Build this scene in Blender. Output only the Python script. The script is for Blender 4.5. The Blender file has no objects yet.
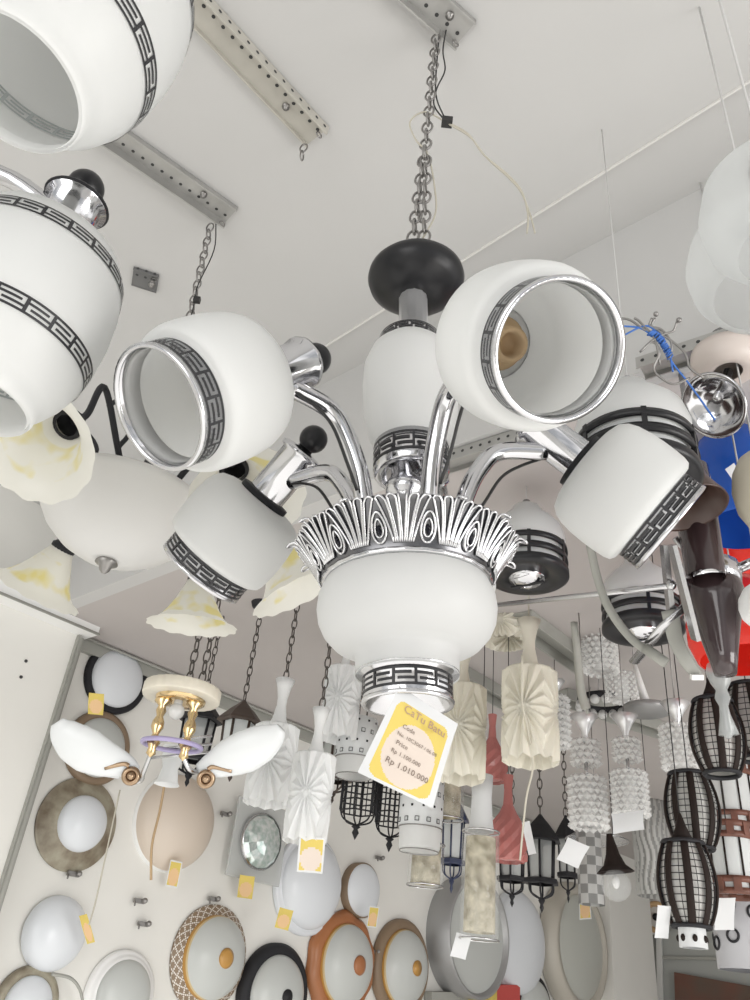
import bpy, math, random
from mathutils import Vector, Matrix, Quaternion
random.seed(7)
PI = math.pi; TAU = 2*PI
sc = bpy.context.scene
col = bpy.context.collection
EYE = 1.5                                   # camera height above the shop floor
F0 = 800.0; PITCH = math.radians(32.5); ROLL = math.radians(6.3); YAW = math.radians(43.6)

# ------------------------------------------------------------------ camera
def cam_axes():
    c, s = math.cos(ROLL), math.sin(ROLL)
    R = Vector((1, 0, 0)); U = Vector((0, -math.sin(PITCH), math.cos(PITCH))); Fw = Vector((0, math.cos(PITCH), math.sin(PITCH)))
    return c*R + s*U, -s*R + c*U, Fw
AR, AU, AF = cam_axes()
cd = bpy.data.cameras.new('camera'); cam = bpy.data.objects.new('camera', cd); col.objects.link(cam)
m3 = Matrix((AR, AU, -AF)).transposed()
cam.matrix_world = Matrix.Translation((0, 0, EYE)) @ m3.to_4x4()
cd.sensor_fit = 'VERTICAL'; cd.sensor_height = 36; cd.lens = 36*F0/1000; cd.clip_start = .01
sc.camera = cam

def ray(x, y): return AF + AR*((x-375)/F0) + AU*((500-y)/F0)
EO = Vector((0, 0, EYE))
def at(x, y, d): return EO + ray(x, y)*d
def atz(x, y, z): r = ray(x, y); return EO + r*(z/r.z)            # z above the eye
def aty(x, y, Y): r = ray(x, y); return EO + r*(Y/r.y)
WR = Vector((math.sin(YAW), math.cos(YAW), 0)); WN = Vector((-math.cos(YAW), math.sin(YAW), 0))   # along the back wall / into it
WD = 3.2
def onwall(x, y, off=0.): r = ray(x, y); return EO + r*((WD-off)/r.dot(WN))
def wall_depth(x, y): return WD/ray(x, y).dot(WN)
def fr(origin, zdir, xdir=None):
    z = Vector(zdir).normalized()
    x = Vector(xdir) if xdir is not None else (Vector((1, 0, 0)) if abs(z.x) < .9 else Vector((0, 1, 0)))
    x = (x - z*x.dot(z)).normalized(); y = z.cross(x)
    return Matrix.Translation(Vector(origin)) @ Matrix((x, y, z)).transposed().to_4x4()
T = lambda x=0, y=0, z=0: Matrix.Translation((x, y, z))
ZHI, ZLO = 1.75, 1.26                        # high and low ceiling, above the eye

# ------------------------------------------------------------------ materials
MATS = {}
def mat(name, base=(.8, .8, .8), rough=.5, metal=0., transl=0., alpha=1., spec=.5, noise=0., nscale=8., base2=None, emit=0., coat=0., bump=0., bscale=40.):
    if name in MATS: return MATS[name]
    m = bpy.data.materials.new(name); m.use_nodes = True; nt = m.node_tree; N = nt.nodes; L = nt.links
    p = N['Principled BSDF']; out = N['Material Output']
    p.inputs['Base Color'].default_value = (*base, 1); p.inputs['Roughness'].default_value = rough; p.inputs['Metallic'].default_value = metal
    p.inputs['Specular IOR Level'].default_value = spec; p.inputs['Coat Weight'].default_value = coat
    if noise or base2:
        tc = N.new('ShaderNodeTexCoord'); nz = N.new('ShaderNodeTexNoise'); nz.inputs['Scale'].default_value = nscale; nz.inputs['Detail'].default_value = 5
        L.new(tc.outputs['Object'], nz.inputs['Vector'])
        rp = N.new('ShaderNodeValToRGB'); b2 = base2 or tuple(c*(1-noise) for c in base)
        rp.color_ramp.elements[0].position = .35; rp.color_ramp.elements[1].position = .65
        rp.color_ramp.elements[0].color = (*b2, 1); rp.color_ramp.elements[1].color = (*base, 1)
        L.new(nz.outputs['Fac'], rp.inputs['Fac']); L.new(rp.outputs['Color'], p.inputs['Base Color'])
    if bump:
        tc = N.new('ShaderNodeTexCoord'); nz = N.new('ShaderNodeTexNoise'); nz.inputs['Scale'].default_value = bscale
        L.new(tc.outputs['Object'], nz.inputs['Vector']); b = N.new('ShaderNodeBump'); b.inputs['Strength'].default_value = bump; b.inputs['Distance'].default_value = .01
        L.new(nz.outputs['Fac'], b.inputs['Height']); L.new(b.outputs['Normal'], p.inputs['Normal'])
    sh = p.outputs['BSDF']
    if transl:
        t = N.new('ShaderNodeBsdfTranslucent'); t.inputs['Color'].default_value = (*base, 1)
        x = N.new('ShaderNodeMixShader'); x.inputs['Fac'].default_value = transl
        L.new(sh, x.inputs[1]); L.new(t.outputs['BSDF'], x.inputs[2]); sh = x.outputs['Shader']
    if alpha < 1:
        t = N.new('ShaderNodeBsdfTransparent'); x = N.new('ShaderNodeMixShader'); x.inputs['Fac'].default_value = alpha
        L.new(t.outputs['BSDF'], x.inputs[1]); L.new(sh, x.inputs[2]); sh = x.outputs['Shader']
    if emit:
        p.inputs['Emission Color'].default_value = (*base, 1); p.inputs['Emission Strength'].default_value = emit
    L.new(sh, out.inputs['Surface']); MATS[name] = m; return m
M_ceil = mat('ceiling_paint', (.565, .56, .552), .8, noise=.04, nscale=1.5)
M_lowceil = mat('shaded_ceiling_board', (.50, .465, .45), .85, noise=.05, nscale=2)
M_wall = mat('wall_paint', (.80, .79, .75), .8, noise=.04, nscale=2.5)
M_trim = mat('grey_trim_paint', (.36, .36, .33), .7)
M_white = mat('white_plastic', (.86, .86, .85), .4)
M_opal = mat('opal_glass', (.90, .905, .90), .35, transl=.5, spec=.3)
M_opal2 = mat('frosted_opal_glass', (.86, .875, .88), .35, transl=.35, spec=.4)
M_chrome = mat('polished_chrome', (.64, .64, .66), .12, metal=1)
M_chrome2 = mat('brushed_chrome', (.58, .58, .59), .25, metal=1)
M_chrome3 = mat('satin_chrome', (.82, .82, .83), .35, metal=.75)
M_black = mat('black_lacquer', (.016, .016, .018), .32, spec=.35)
M_blackm = mat('black_iron', (.022, .022, .025), .55, spec=.25)
M_keyblack = mat('black_enamel', (.022, .022, .025), .4)
M_keygrey = mat('key_show_through', (.50, .53, .53), .5)  # outer key band showing through the glass, painted grey on the inner wall
M_steel = mat('galvanised_steel', (.46, .455, .44), .42, metal=.6, noise=.12, nscale=20)
M_steelc = mat('cream_painted_steel', (.50, .48, .43), .5, noise=.1, nscale=14)
M_link = mat('dull_chain_steel', (.30, .29, .28), .35, metal=.8)
M_brasschain = mat('aged_dark_chain', (.10, .09, .08), .45, metal=.5)
M_wire = mat('beige_wire', (.52, .49, .41), .6)
M_wireb = mat('black_wire', (.02, .02, .02), .5)
M_wireblue = mat('blue_wire', (.05, .16, .50), .5)
M_hole = mat('dark_hole', (.05, .05, .05), .8)
M_paper = mat('white_paper', (.74, .75, .76), .7, transl=.2)
M_yellow = mat('yellow_print', (.68, .53, .13), .7, noise=.1, nscale=12)
M_pink = mat('pale_pink_print', (.66, .57, .50), .7)
M_orange = mat('orange_print', (.72, .48, .26), .7)
M_ink = mat('brown_ink', (.20, .15, .12), .7)
M_inkl = mat('mauve_ink', (.42, .27, .20), .7)
M_socket = mat('tan_bulb_socket', (.50, .35, .20), .5)
M_brass = mat('polished_brass', (.72, .54, .30), .2, metal=1)
M_gold = mat('cream_marbled_plate', (.76, .71, .60), .35, noise=.12, nscale=14)
M_purple = mat('purple_tube', (.40, .35, .56), .35)
M_pale = mat('thin_clear_opal_glass', (.74, .76, .76), .3, transl=.5, alpha=.5)
M_cream = mat('cream_glass', (.80, .76, .66), .35, transl=.3)
M_pleatw = mat('white_pleated_glass', (.90, .91, .91), .3, transl=.3)
M_pleatc = mat('cream_pleated_glass', (.87, .84, .74), .3, transl=.3)
M_peach = mat('peach_glass', (.80, .70, .60), .4, transl=.2)
M_bulbwhite = mat('milk_glass_dome', (.84, .87, .91), .25, transl=.15)
M_domegrey = mat('grey_milk_glass_dome', (.62, .64, .62), .3, transl=.15)
M_brown = mat('dark_brown_ring', (.24, .17, .11), .45)
M_bronze = mat('patterned_bronze_ring', (.36, .33, .25), .4, base2=(.16, .12, .08), nscale=13)
M_bronzel = mat('leaf_pattern_gold', (.46, .43, .35), .4)
M_amber = mat('amber_glass', (.50, .27, .07), .3)
M_amberlt = mat('pale_amber_glass', (.60, .47, .26), .3)
M_redbrown = mat('red_brown_ring', (.38, .15, .06), .35)
M_lat = mat('white_lattice', (.74, .71, .66), .5)
M_redglass = mat('red_glass', (.62, .24, .22), .08, alpha=.85, transl=.25)
M_crystal = mat('crystal_glass', (.86, .86, .85), .10, alpha=.60, transl=.2, spec=.9)
M_bead = mat('cut_crystal_bead', (.90, .90, .89), .06, alpha=.55, transl=.25, spec=1.0)
M_clear = mat('clear_glass', (.80, .82, .82), .05, alpha=.18, spec=.9)
M_clearg = mat('grey_clear_glass', (.5, .52, .52), .1, alpha=.55, spec=.8)
M_brownglass = mat('dark_brown_glass', (.045, .028, .03), .15, coat=.5)
M_bellbrown = mat('brown_bell_glass', (.07, .04, .032), .3)
M_blueglass = mat('cobalt_blue_glass', (.03, .14, .58), .15, transl=.35)
M_redshade = mat('bright_red_glass', (.80, .04, .025), .15, transl=.3)
M_beige = mat('beige_glass', (.62, .58, .48), .4, transl=.2)
M_bamboo = mat('dark_bamboo', (.022, .015, .013), .6, spec=.15)
M_wood = mat('red_brown_wood', (.19, .075, .05), .45, noise=.4, nscale=20)
M_lantglass = mat('lantern_glass', (.84, .87, .87), .3, transl=.3)
M_amberpat = mat('gold_flecked_glass', (.78, .72, .55), .15, transl=.25, base2=(.20, .16, .08), nscale=26)
M_navy = mat('navy_enamel', (.03, .04, .09), .4)
M_smoke = mat('smoked_wavy_glass', (.52, .52, .50), .25, transl=.2)
M_chk1 = mat('grey_checker_dark', (.20, .20, .195), .3); M_chk2 = mat('grey_checker_light', (.42, .42, .41), .3)
M_metaldrum = mat('grey_metal_drum', (.36, .36, .36), .4, metal=.4)
M_doorpanel = mat('grey_door_panel', (.40, .41, .39), .6); M_darkroom = mat('dark_brown_board', (.10, .08, .06), .7, base2=(.16, .06, .04), nscale=3)
M_pinkcan = mat('pinkish_enamel', (.62, .55, .51), .4)
M_lens = mat('faceted_green_glass', (.55, .68, .64), .08, metal=.6, base2=(.88, .93, .92), nscale=45)
# antique silver: the raised parts are bright, the hollows hold black patina
M_silver = mat('antique_silver', (.82, .82, .83), .22, metal=1)
def _silver():
    nt = M_silver.node_tree; N = nt.nodes; L = nt.links; p = N['Principled BSDF']
    a = N.new('ShaderNodeAttribute'); a.attribute_name = 'relief'
    rp = N.new('ShaderNodeValToRGB'); rp.color_ramp.elements[0].color = (.02, .02, .025, 1); rp.color_ramp.elements[1].color = (.66, .66, .68, 1)
    rp.color_ramp.elements[0].position = .32; rp.color_ramp.elements[1].position = .66
    L.new(a.outputs['Fac'], rp.inputs['Fac']); L.new(rp.outputs['Color'], p.inputs['Base Color'])
_silver()
# bell glass: milky with yellow patches in the flutes
M_bell = mat('milky_floral_glass', (.85, .83, .75), .3, transl=.35)
def _bell():
    nt = M_bell.node_tree; N = nt.nodes; L = nt.links; p = N['Principled BSDF']
    tc = N.new('ShaderNodeTexCoord'); nz = N.new('ShaderNodeTexNoise'); nz.inputs['Scale'].default_value = 16; nz.inputs['Detail'].default_value = 2
    L.new(tc.outputs['Object'], nz.inputs['Vector'])
    at_ = N.new('ShaderNodeAttribute'); at_.attribute_name = 'relief'
    mu = N.new('ShaderNodeMath'); mu.operation = 'MULTIPLY'; L.new(nz.outputs['Fac'], mu.inputs[0]); L.new(at_.outputs['Fac'], mu.inputs[1])
    rp = N.new('ShaderNodeValToRGB'); rp.color_ramp.elements[0].position = .58; rp.color_ramp.elements[1].position = .76
    rp.color_ramp.elements[0].color = (.80, .79, .73, 1); rp.color_ramp.elements[1].color = (.76, .68, .30, 1)
    L.new(mu.outputs[0], rp.inputs['Fac']); L.new(rp.outputs['Color'], p.inputs['Base Color'])
    for n in N:
        if n.type == 'BSDF_TRANSLUCENT': L.new(rp.outputs['Color'], n.inputs['Color'])
_bell()

# ------------------------------------------------------------------ mesh builder
class MB:
    def __init__(s): s.v = []; s.f = []; s.m = []; s.s = []; s.rel = {}
    def add(s, vs, fs, mi=0, M=None, smooth=True):
        o = len(s.v)
        for v in vs: s.v.append((M @ Vector(v)) if M is not None else Vector(v))
        for k, f in enumerate(fs):
            s.f.append([i+o for i in f]); s.m.append(mi[k] if isinstance(mi, list) else mi); s.s.append(smooth)
        return o
    def lathe(s, prof, n=40, M=None, mi=0, fn=None, mif=None, rel=None, smooth=True, a0=0., a1=TAU):
        full = abs(a1-a0-TAU) < 1e-6; nn = n if full else n+1
        vs = []; rv = []
        for j, (r, z) in enumerate(prof):
            for i in range(nn):
                a = a0+(a1-a0)*i/n; rr, zz = (r, z) if fn is None else fn(r, z, a, j)
                vs.append((rr*math.cos(a), rr*math.sin(a), zz))
                if rel: rv.append(rel(r, z, a, j))
        fs = []; ms = []
        for j in range(len(prof)-1):
            for i in range(n):
                k = (i+1) % nn
                fs.append([j*nn+i, j*nn+k, (j+1)*nn+k, (j+1)*nn+i]); ms.append(mif(i, j) if mif else mi)
        o = s.add(vs, fs, ms, M, smooth)
        for q, x in enumerate(rv): s.rel[o+q] = x
        return s
    def ball(s, r, M=None, mi=0, n=20, sz=1.):
        pr = [(max(1e-5, r*math.sin(PI*k/12)), -r*sz*math.cos(PI*k/12)) for k in range(13)]
        return s.lathe(pr, n, M, mi)
    def tube(s, pts, r, n=8, mi=0, M=None, flat=1., up=None, caps=True):
        pts = [Vector(p) for p in pts]; rs = r if isinstance(r, (list, tuple)) else [r]*len(pts)
        vs = []; X = None
        for i, p in enumerate(pts):
            t = (pts[min(i+1, len(pts)-1)]-pts[max(i-1, 0)])
            t = t.normalized() if t.length > 1e-9 else Vector((0, 0, 1))
            if X is None:
                X = Vector(up) if up is not None else (Vector((0, 0, 1)) if abs(t.z) < .9 else Vector((1, 0, 0)))
            X = X-t*X.dot(t)
            X = X.normalized() if X.length > 1e-6 else t.orthogonal().normalized()
            Y = t.cross(X)
            for k in range(n):
                a = TAU*k/n; vs.append(p+X*(rs[i]*flat*math.cos(a))+Y*(rs[i]*math.sin(a)))
        fs = [[i*n+k, i*n+(k+1) % n, (i+1)*n+(k+1) % n, (i+1)*n+k] for i in range(len(pts)-1) for k in range(n)]
        if caps: fs += [list(range(n))[::-1], [(len(pts)-1)*n+k for k in range(n)]]
        s.add(vs, fs, mi, M); return s
    def box(s, sx, sy, sz, M=None, mi=0):
        x, y, z = sx/2, sy/2, sz/2
        vs = [(-x, -y, -z), (x, -y, -z), (x, y, -z), (-x, y, -z), (-x, -y, z), (x, -y, z), (x, y, z), (-x, y, z)]
        s.add(vs, [[3, 2, 1, 0], [4, 5, 6, 7], [0, 1, 5, 4], [1, 2, 6, 5], [2, 3, 7, 6], [3, 0, 4, 7]], mi, M, False); return s
    def beam(s, a, b, w, h, up=(0, 0, 1), mi=0):
        a, b = Vector(a), Vector(b); d = b-a
        return s.box(w, h, d.length, fr((a+b)/2, d, up), mi)
    def torus(s, R, r, M=None, mi=0, n=24, k=8, sx=1., sy=1.):
        vs = []; fs = []
        for i in range(n):
            a = TAU*i/n
            for j in range(k):
                b = TAU*j/k; q = R+r*math.cos(b); vs.append((q*math.cos(a)*sx, q*math.sin(a)*sy, r*math.sin(b)))
                fs.append([i*k+j, ((i+1) % n)*k+j, ((i+1) % n)*k+(j+1) % k, i*k+(j+1) % k])
        s.add(vs, fs, mi, M); return s
    def build(s, name, mats, parent=None, world=False, bevel=0.):
        me = bpy.data.meshes.new(name); vs = s.v
        if world and parent is not None: inv = ROOTM[parent.name].inverted(); vs = [inv @ v for v in vs]
        me.from_pydata([tuple(v) for v in vs], [], s.f)
        for m_ in (mats if isinstance(mats, (list, tuple)) else [mats]): me.materials.append(m_)
        me.polygons.foreach_set('material_index', s.m); me.polygons.foreach_set('use_smooth', s.s)
        if s.rel:
            at_ = me.attributes.new('relief', 'FLOAT', 'POINT')
            for i, x in s.rel.items(): at_.data[i].value = x
        me.update(); o = bpy.data.objects.new(name, me); col.objects.link(o)
        if parent is not None: o.parent = parent; ROOTM[o.name] = ROOTM[parent.name]
        else: ROOTM[o.name] = Matrix()
        if bevel:
            b = o.modifiers.new('bevel', 'BEVEL'); b.width = bevel; b.segments = 2
        return o
ROOTM = {}
def tag(o, label, cat, group=None):
    o['label'] = label; o['category'] = cat
    if group: o['group'] = group
    return o
def thing(name, label, cat, M=None, group=None):
    o = bpy.data.objects.new(name, None); col.objects.link(o); o.empty_display_size = .05
    M = M if M is not None else Matrix(); o.matrix_world = M; ROOTM[o.name] = M.copy()
    return tag(o, label, cat, group)
def struct(o): o['kind'] = 'structure'; return o
def spline(pts, n=8):
    P = [Vector(p) for p in pts]; P = [2*P[0]-P[1]]+P+[2*P[-1]-P[-2]]; out = []
    for i in range(1, len(P)-2):
        for k in range(n):
            t = k/n; a, b, c, d = P[i-1], P[i], P[i+1], P[i+2]
            out.append(.5*((2*b)+(c-a)*t+(2*a-5*b+4*c-d)*t*t+(3*b-a-3*c+d)*t**3))
    out.append(P[-2]); return out
KEY = ['11111110', '10000000', '11111110', '00000010', '11111110']
def greek(mb, rf, z0, z1, n, mi, eps=.0006, flip=1):
    """black band with a light meander left open, laid on a surface of radius rf(z)"""
    rows = ['0'*8]+(KEY if flip > 0 else KEY[::-1])+['0'*8]; h = len(rows); w = 8
    for r, row in enumerate(rows):
        za = z0+(z1-z0)*r/h; zb = z0+(z1-z0)*(r+1)/h
        i = 0; tot = n*w
        while i < tot:
            if row[i % w] == '0':
                j = i
                while j < tot and row[j % w] == '0' and j-i < 4: j += 1
                a, b = TAU*i/tot, TAU*j/tot; q = 3
                vs = []
                for k in range(q+1):
                    t = a+(b-a)*k/q
                    vs += [((rf(za)+eps)*math.cos(t), (rf(za)+eps)*math.sin(t), za), ((rf(zb)+eps)*math.cos(t), (rf(zb)+eps)*math.sin(t), zb)]
                mb.add(vs, [[2*k, 2*k+2, 2*k+3, 2*k+1] for k in range(q)], mi); i = j
            else: i += 1
def interp(prof):
    def f(z):
        for (r0, z0), (r1, z1) in zip(prof, prof[1:]):
            if min(z0, z1)-1e-9 <= z <= max(z0, z1)+1e-9: return r0+(r1-r0)*((z-z0)/(z1-z0) if z1 != z0 else 0)
        return prof[-1][0]
    return f
def chain_mb(mb, a, b, L=.028, w=.008, r=.0019, mi=0):
    a, b = Vector(a), Vector(b); d = b-a; n = max(2, int(d.length/(L*.78))); t = d.normalized()
    for i in range(n):
        c = a+d*((i+.5)/n); M = fr(c, t) @ Matrix.Rotation((i % 2)*PI/2+.3, 4, 'Z') @ Matrix.Rotation(PI/2, 4, 'X')
        mb.torus(1, r, M, mi, 14, 6) if False else None
        vs = []; fs = []; K = 6; NN = 14
        for q in range(NN):
            an = TAU*q/NN; cx, cy = w*math.cos(an), L*.5*math.sin(an); nx, ny = math.cos(an), math.sin(an)
            for k in range(K):
                bb = TAU*k/K; vs.append((cx+nx*r*math.cos(bb), cy+ny*r*math.cos(bb), r*math.sin(bb)))
                fs.append([q*K+k, ((q+1) % NN)*K+k, ((q+1) % NN)*K+(k+1) % K, q*K+(k+1) % K])
        mb.add(vs, fs, mi, M)

# ------------------------------------------------------------------ the room
def plane_on(R0, R1, N0, N1, z, name, m):
    mb = MB(); mb.add([EO+WR*a+WN*b+Vector((0, 0, z)) for a, b in ((R0, N0), (R1, N0), (R1, N1), (R0, N1))], [[3, 2, 1, 0]], 0, None, False)
    return struct(mb.build(name, m))
CS = 1.345                                    # where the ceiling drops, measured along the back wall
def slab(c0, c1, n0, n1, z0, z1, name, m):
    mb = MB(); mb.box(c1-c0, n1-n0, z1-z0, Matrix.Translation(EO+WR*(c0+c1)/2+WN*(n0+n1)/2+Vector((0, 0, (z0+z1)/2))) @ Matrix((WR, WN, Vector((0, 0, 1)))).transposed().to_4x4())
    return struct(mb.build(name, m))
slab(-4.5, CS+.02, -4.5, 3.5, ZHI, ZHI+.1, 'ceiling', M_ceil)
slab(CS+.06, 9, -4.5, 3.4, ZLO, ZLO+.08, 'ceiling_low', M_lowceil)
slab(CS, CS+.06, -4.5, 3.4, ZLO, ZHI+.05, 'trim_1', M_ceil)
slab(-4.5, 9, WD, WD+.15, -1.5, ZHI, 'wall_back', M_wall)
slab(-4.5, 1.53, WD-.10, WD, -1.5, ZLO-.03, 'wall_left', M_wall)
slab(6.3, 7.04, WD-.12, WD, -1.5, ZLO, 'wall_right', M_wall)
slab(-4.5, 9, -4.5, 3.3, -1.62, -1.5, 'floor', mat('pale_floor_tile', (.78, .77, .74), .35))
slab(1.525, 1.535, WD-.12, WD, -1.5, ZLO-.03, 'trim_2', M_trim)
# white box moulding over the left wall and the thin rail running on along the top of the back wall
slab(-4.5, 1.57, WD-.19, WD-.02, ZLO-.035, ZLO+.06, 'trim_3', M_white)
slab(1.57, 9, WD-.03, WD, ZLO-.06, ZLO, 'trim_4', M_trim)
mb = MB(); mb.tube([EO+WR*c+WN*(WD-.055)+Vector((0, 0, ZLO-.012)) for c in (1.6, 9)], .006, 8); struct(mb.build('trim_5', M_trim))
mb = MB(); mb.tube([EO+WR*c+WN*(WD-.2)+Vector((0, 0, ZLO-.035)) for c in (-4.5, 1.57)], .006, 8); struct(mb.build('trim_6', M_trim))
mb = MB(); mb.tube([EO+WR*1.54+WN*(WD-.125)+Vector((0, 0, z)) for z in (-1.5, ZLO-.05)], .010, 8); struct(mb.build('trim_7', M_trim))
# a line in the bright ceiling where two boards meet
mb = MB(); p0, p1 = atz(350, 330, ZHI), atz(750, 80, ZHI); d = (p1-p0).normalized()
mb.beam(p0-d*.8, p1+d*2, .014, .004, (0, 0, 1)); struct(mb.build('trim_8', mat('ceiling_joint', (.74, .725, .70), .7)))
# far end of the shop: grey wall with a door of grey panels and dark boards behind
mb = MB(); cE = 7.3
def endpt(x, y, off=0.): r = ray(x, y); return EO+r*((cE-off)/r.dot(WR))
slab(cE, cE+.1, -2, WD, -1.5, ZLO, 'wall_end', mat('far_grey_wall', (.50, .50, .48), .8))
def endquad(name, pts, m, off, parent=None, th=.02):
    mb = MB(); a = [endpt(x, y, off) for x, y in pts]; b = [p+WR*th for p in a]
    mb.add(a+b, [[0, 1, 2, 3], [7, 6, 5, 4]]+[[i, i+4, (i+1) % 4+4, (i+1) % 4] for i in range(4)], 0, None, False)
    return mb.build(name, m, parent, world=parent is not None)
dr = thing('door_1', 'grey panelled door frame at the far end of the shop', 'door', Matrix.Translation(endpt(705, 990, .05))); dr['kind'] = 'structure'
del dr['label'], dr['category']
endquad('door_panel', [(655, 1060), (655, 930), (760, 926), (760, 1060)], M_doorpanel, .03, dr)
endquad('rail', [(661, 959), (661, 956), (760, 958), (760, 961)], M_trim, .06, dr)
endquad('stile', [(658, 1060), (656, 930), (661, 930), (664, 1060)], mat('pale_stile', (.72, .72, .70), .5), .07, dr)
tag(endquad('display_board', [(677, 1060), (674, 972), (760, 988), (760, 1060)], M_darkroom, .10), 'dark brown board leaning at the far door, bottom right corner', 'board')
tag(endquad('round_emblem_notice', [(646, 935), (646, 900), (668, 899), (668, 933)], M_white, .10), 'small white notice with an orange ring on the far wall', 'notice')
nt_ = bpy.data.objects['round_emblem_notice']; c_ = endpt(656, 917, .125)
mb = MB(); mb.torus(.10, .022, fr(c_, -WR), 0, 24, 6); mb.build('orange_ring', M_orange, nt_)
mb = MB(); mb.ball(.03, fr(c_, -WR), 0, 12); mb.build('dot', M_blackm, nt_)

# ------------------------------------------------------------------ slotted angle irons on the ceiling
def bracket(label, p0, p1, z, w=.055, h=.028, m=M_steel, side=1, nh=None):
    a, b = atz(*p0, z), atz(*p1, z); d = b-a; L = d.length; t = d.normalized(); Y = Vector((0, 0, 1)).cross(t)*side
    o = thing('slotted_angle_bracket', label, 'bracket', fr(a, Vector((0, 0, 1)), t), 'slotted steel brackets on the ceiling')
    mb = MB()
    mb.box(L, w, .004, T(L/2, 0, -.004)); mb.box(L, .004, h, T(L/2, -w/2*side, -h/2-.002)); mb.box(L, .004, h*.5, T(L/2, w/2*side, -h/4-.002))
    n = nh or max(3, int(L/.026))
    for i in range(n):
        x = L*(i+.5)/n
        mb.lathe([(.0045, 0), (1e-5, 0)], 8, T(x, -w*.18*side, -.0065) @ Matrix.Rotation(PI, 4, 'X'), 1)
        mb.lathe([(.0045, 0), (1e-5, 0)], 8, T(x, -w/2*side-.0025*side, -h*.5) @ Matrix.Rotation(PI/2*side, 4, 'X'), 1)
    mb.build('angle_iron', [m, M_hole], o)
    mb = MB(); mb.lathe([(.009, 0), (.009, -.006), (.005, -.006), (.005, -.013), (1e-5, -.013)], 10, T(L*.78, .006*side, -.006)); mb.build('bolt', M_link, o)
    mb = MB(); mb.torus(.008, .0016, T(L-.012, -w*.3*side, -h-.004) @ Matrix.Rotation(PI/2, 4, 'X'), 0, 12, 6); mb.build('hook', M_link, o)
    return b
bracket('long cream slotted bracket on the bright ceiling, topmost left', (165, -30), (318, 135), ZHI, .07, .03, M_steelc, 1)
bracket('grey slotted bracket left of centre holding the floral bell chandelier', (90, 115), (232, 214), ZHI, .06, .03, M_steel, -1)
bracket('slotted bracket at the top edge holding the main chandelier', (380, -45), (466, 32), ZHI, .06, .028, M_steel, -1)
bracket('dark short perforated plate beside the upper left jar shade', (133, 275), (158, 283), ZHI, .07, .01, mat('dark_grey_plate', (.14, .14, .14), .5), 1, 3)
bracket('slotted bracket just above the small black and white drum pendant', (440, 462), (548, 428), ZLO, .07, .035, M_steel, 1)
bracket('slotted bracket at right above the tangled blue wires', (640, 366), (738, 334), ZLO-.01, .06, .03, M_steel, 1)
mb = MB(); p = atz(306, 138, ZHI); chain_mb(mb, p-Vector((0, 0, .025)), p-Vector((0, 0, .085)), .03, .009, .002)
tag(mb.build('chain_end', M_link), 'short loose chain end dangling from the cream bracket', 'chain')

# ------------------------------------------------------------------ the main chandelier
RC = Vector((.0438, .896, .538))+EO
ta, tb = -.084, -.045
MM = Matrix.Translation(RC) @ Matrix(((1, 0, ta), (0, 1, tb), (-ta, -tb, 1))).to_4x4()
qr = MM.to_quaternion(); MM = Matrix.Translation(RC) @ qr.to_matrix().to_4x4()
ch = thing('chandelier', 'large five-arm chrome chandelier with white barrel shades in the centre foreground', 'chandelier', MM)
# canopy, stem
mb = MB(); R = .076
mb.lathe([(1e-5, .030), (.02, .029), (.045, .025), (.066, .016), (.0745, .005), (R, -.004), (.073, -.015), (.060, -.028), (.040, -.039), (.026, -.043), (1e-5, -.043)], 56, T(.019, -.003, .440)); mb.build('canopy', M_black, ch)
mb = MB(); mb.lathe([(.0215, .415), (.0215, .316), (.026, .315), (.026, .304), (1e-5, .303)], 32, T(.014, -.002, -.006), 0, fn=lambda r, z, a, j: (r*(1+.03*math.cos(12*a)), z)); mb.build('stem', M_chrome3, ch)
# column glass
cprof = [(.024, .312), (.044, .302), (.058, .287), (.067, .262), (.069, .225), (.067, .178), (.060, .143), (.050, .122), (.048, .114)]
CT = T(.008, 0, 0); mb = MB(); mb.lathe(cprof, 56, CT); cg = mb.build('column_shade', M_opal, ch)
mb = MB(); m2 = MB(); greek(m2, lambda z: .0445, .298, .314, 12, 0, .0012); mb.add(m2.v, m2.f, 0, CT); mb.lathe([(.0445, .314), (.0445, .298)], 56, CT, 1); mb.lathe([(.0445, .314), (.02, .3145)], 40, CT, 0); mb.build('key_band', [M_keyblack, M_chrome2], cg)
mb = MB(); mb.lathe([(.047, .124), (.0515, .122), (.0515, .078), (.049, .074), (.042, .074), (.030, .092), (.02, .096), (1e-5, .096)], 56, CT, 1); m2 = MB(); greek(m2, lambda z: .0517, .086, .116, 12, 0); mb.add(m2.v, m2.f, 0, CT); mb.build('key_collar', [M_keyblack, M_chrome], cg)
mb = MB(); mb.lathe([(.020, .098), (.020, .07), (.027, .06), (.027, .045), (.019, .04), (.019, .02), (.035, .01), (.06, .0), (.06, -.02)], 40); mb.build('neck', M_chrome, ch)
# acanthus ring: a dark flared band with bright looped leaves and an eye between each two
NL = 13
def rsurf(u, t, off=0.):
    a = TAU*u/NL; tt = min(t, 1.0); ex = max(0, t-.86)
    r = .1065+.036*t**1.1+off*.75+.10*ex*ex*2; z = -.084+.056*tt**.85-.30*ex*ex-off*.55
    return Vector((r*math.cos(a), r*math.sin(a), z))
mb = MB(); NJ = 14
mb.lathe([(rsurf(0, j/(NJ-1)*.9).x, rsurf(0, j/(NJ-1)*.9).z) for j in range(NJ)], 156, None, 0, rel=lambda r, z, a, j: .40)
mb.lathe([(.1065, -.084), (.102, -.087), (.098, -.07), (.12, -.038), (.134, -.034), (.10, -.02), (.05, .0)], 96, None, 0, rel=lambda *q: .4)
def looped(path, r, lv):
    o = len(mb.v); mb.tube(path, r, 7, 0)
    for i in range(o, len(mb.v)): mb.rel[i] = lv
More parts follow.
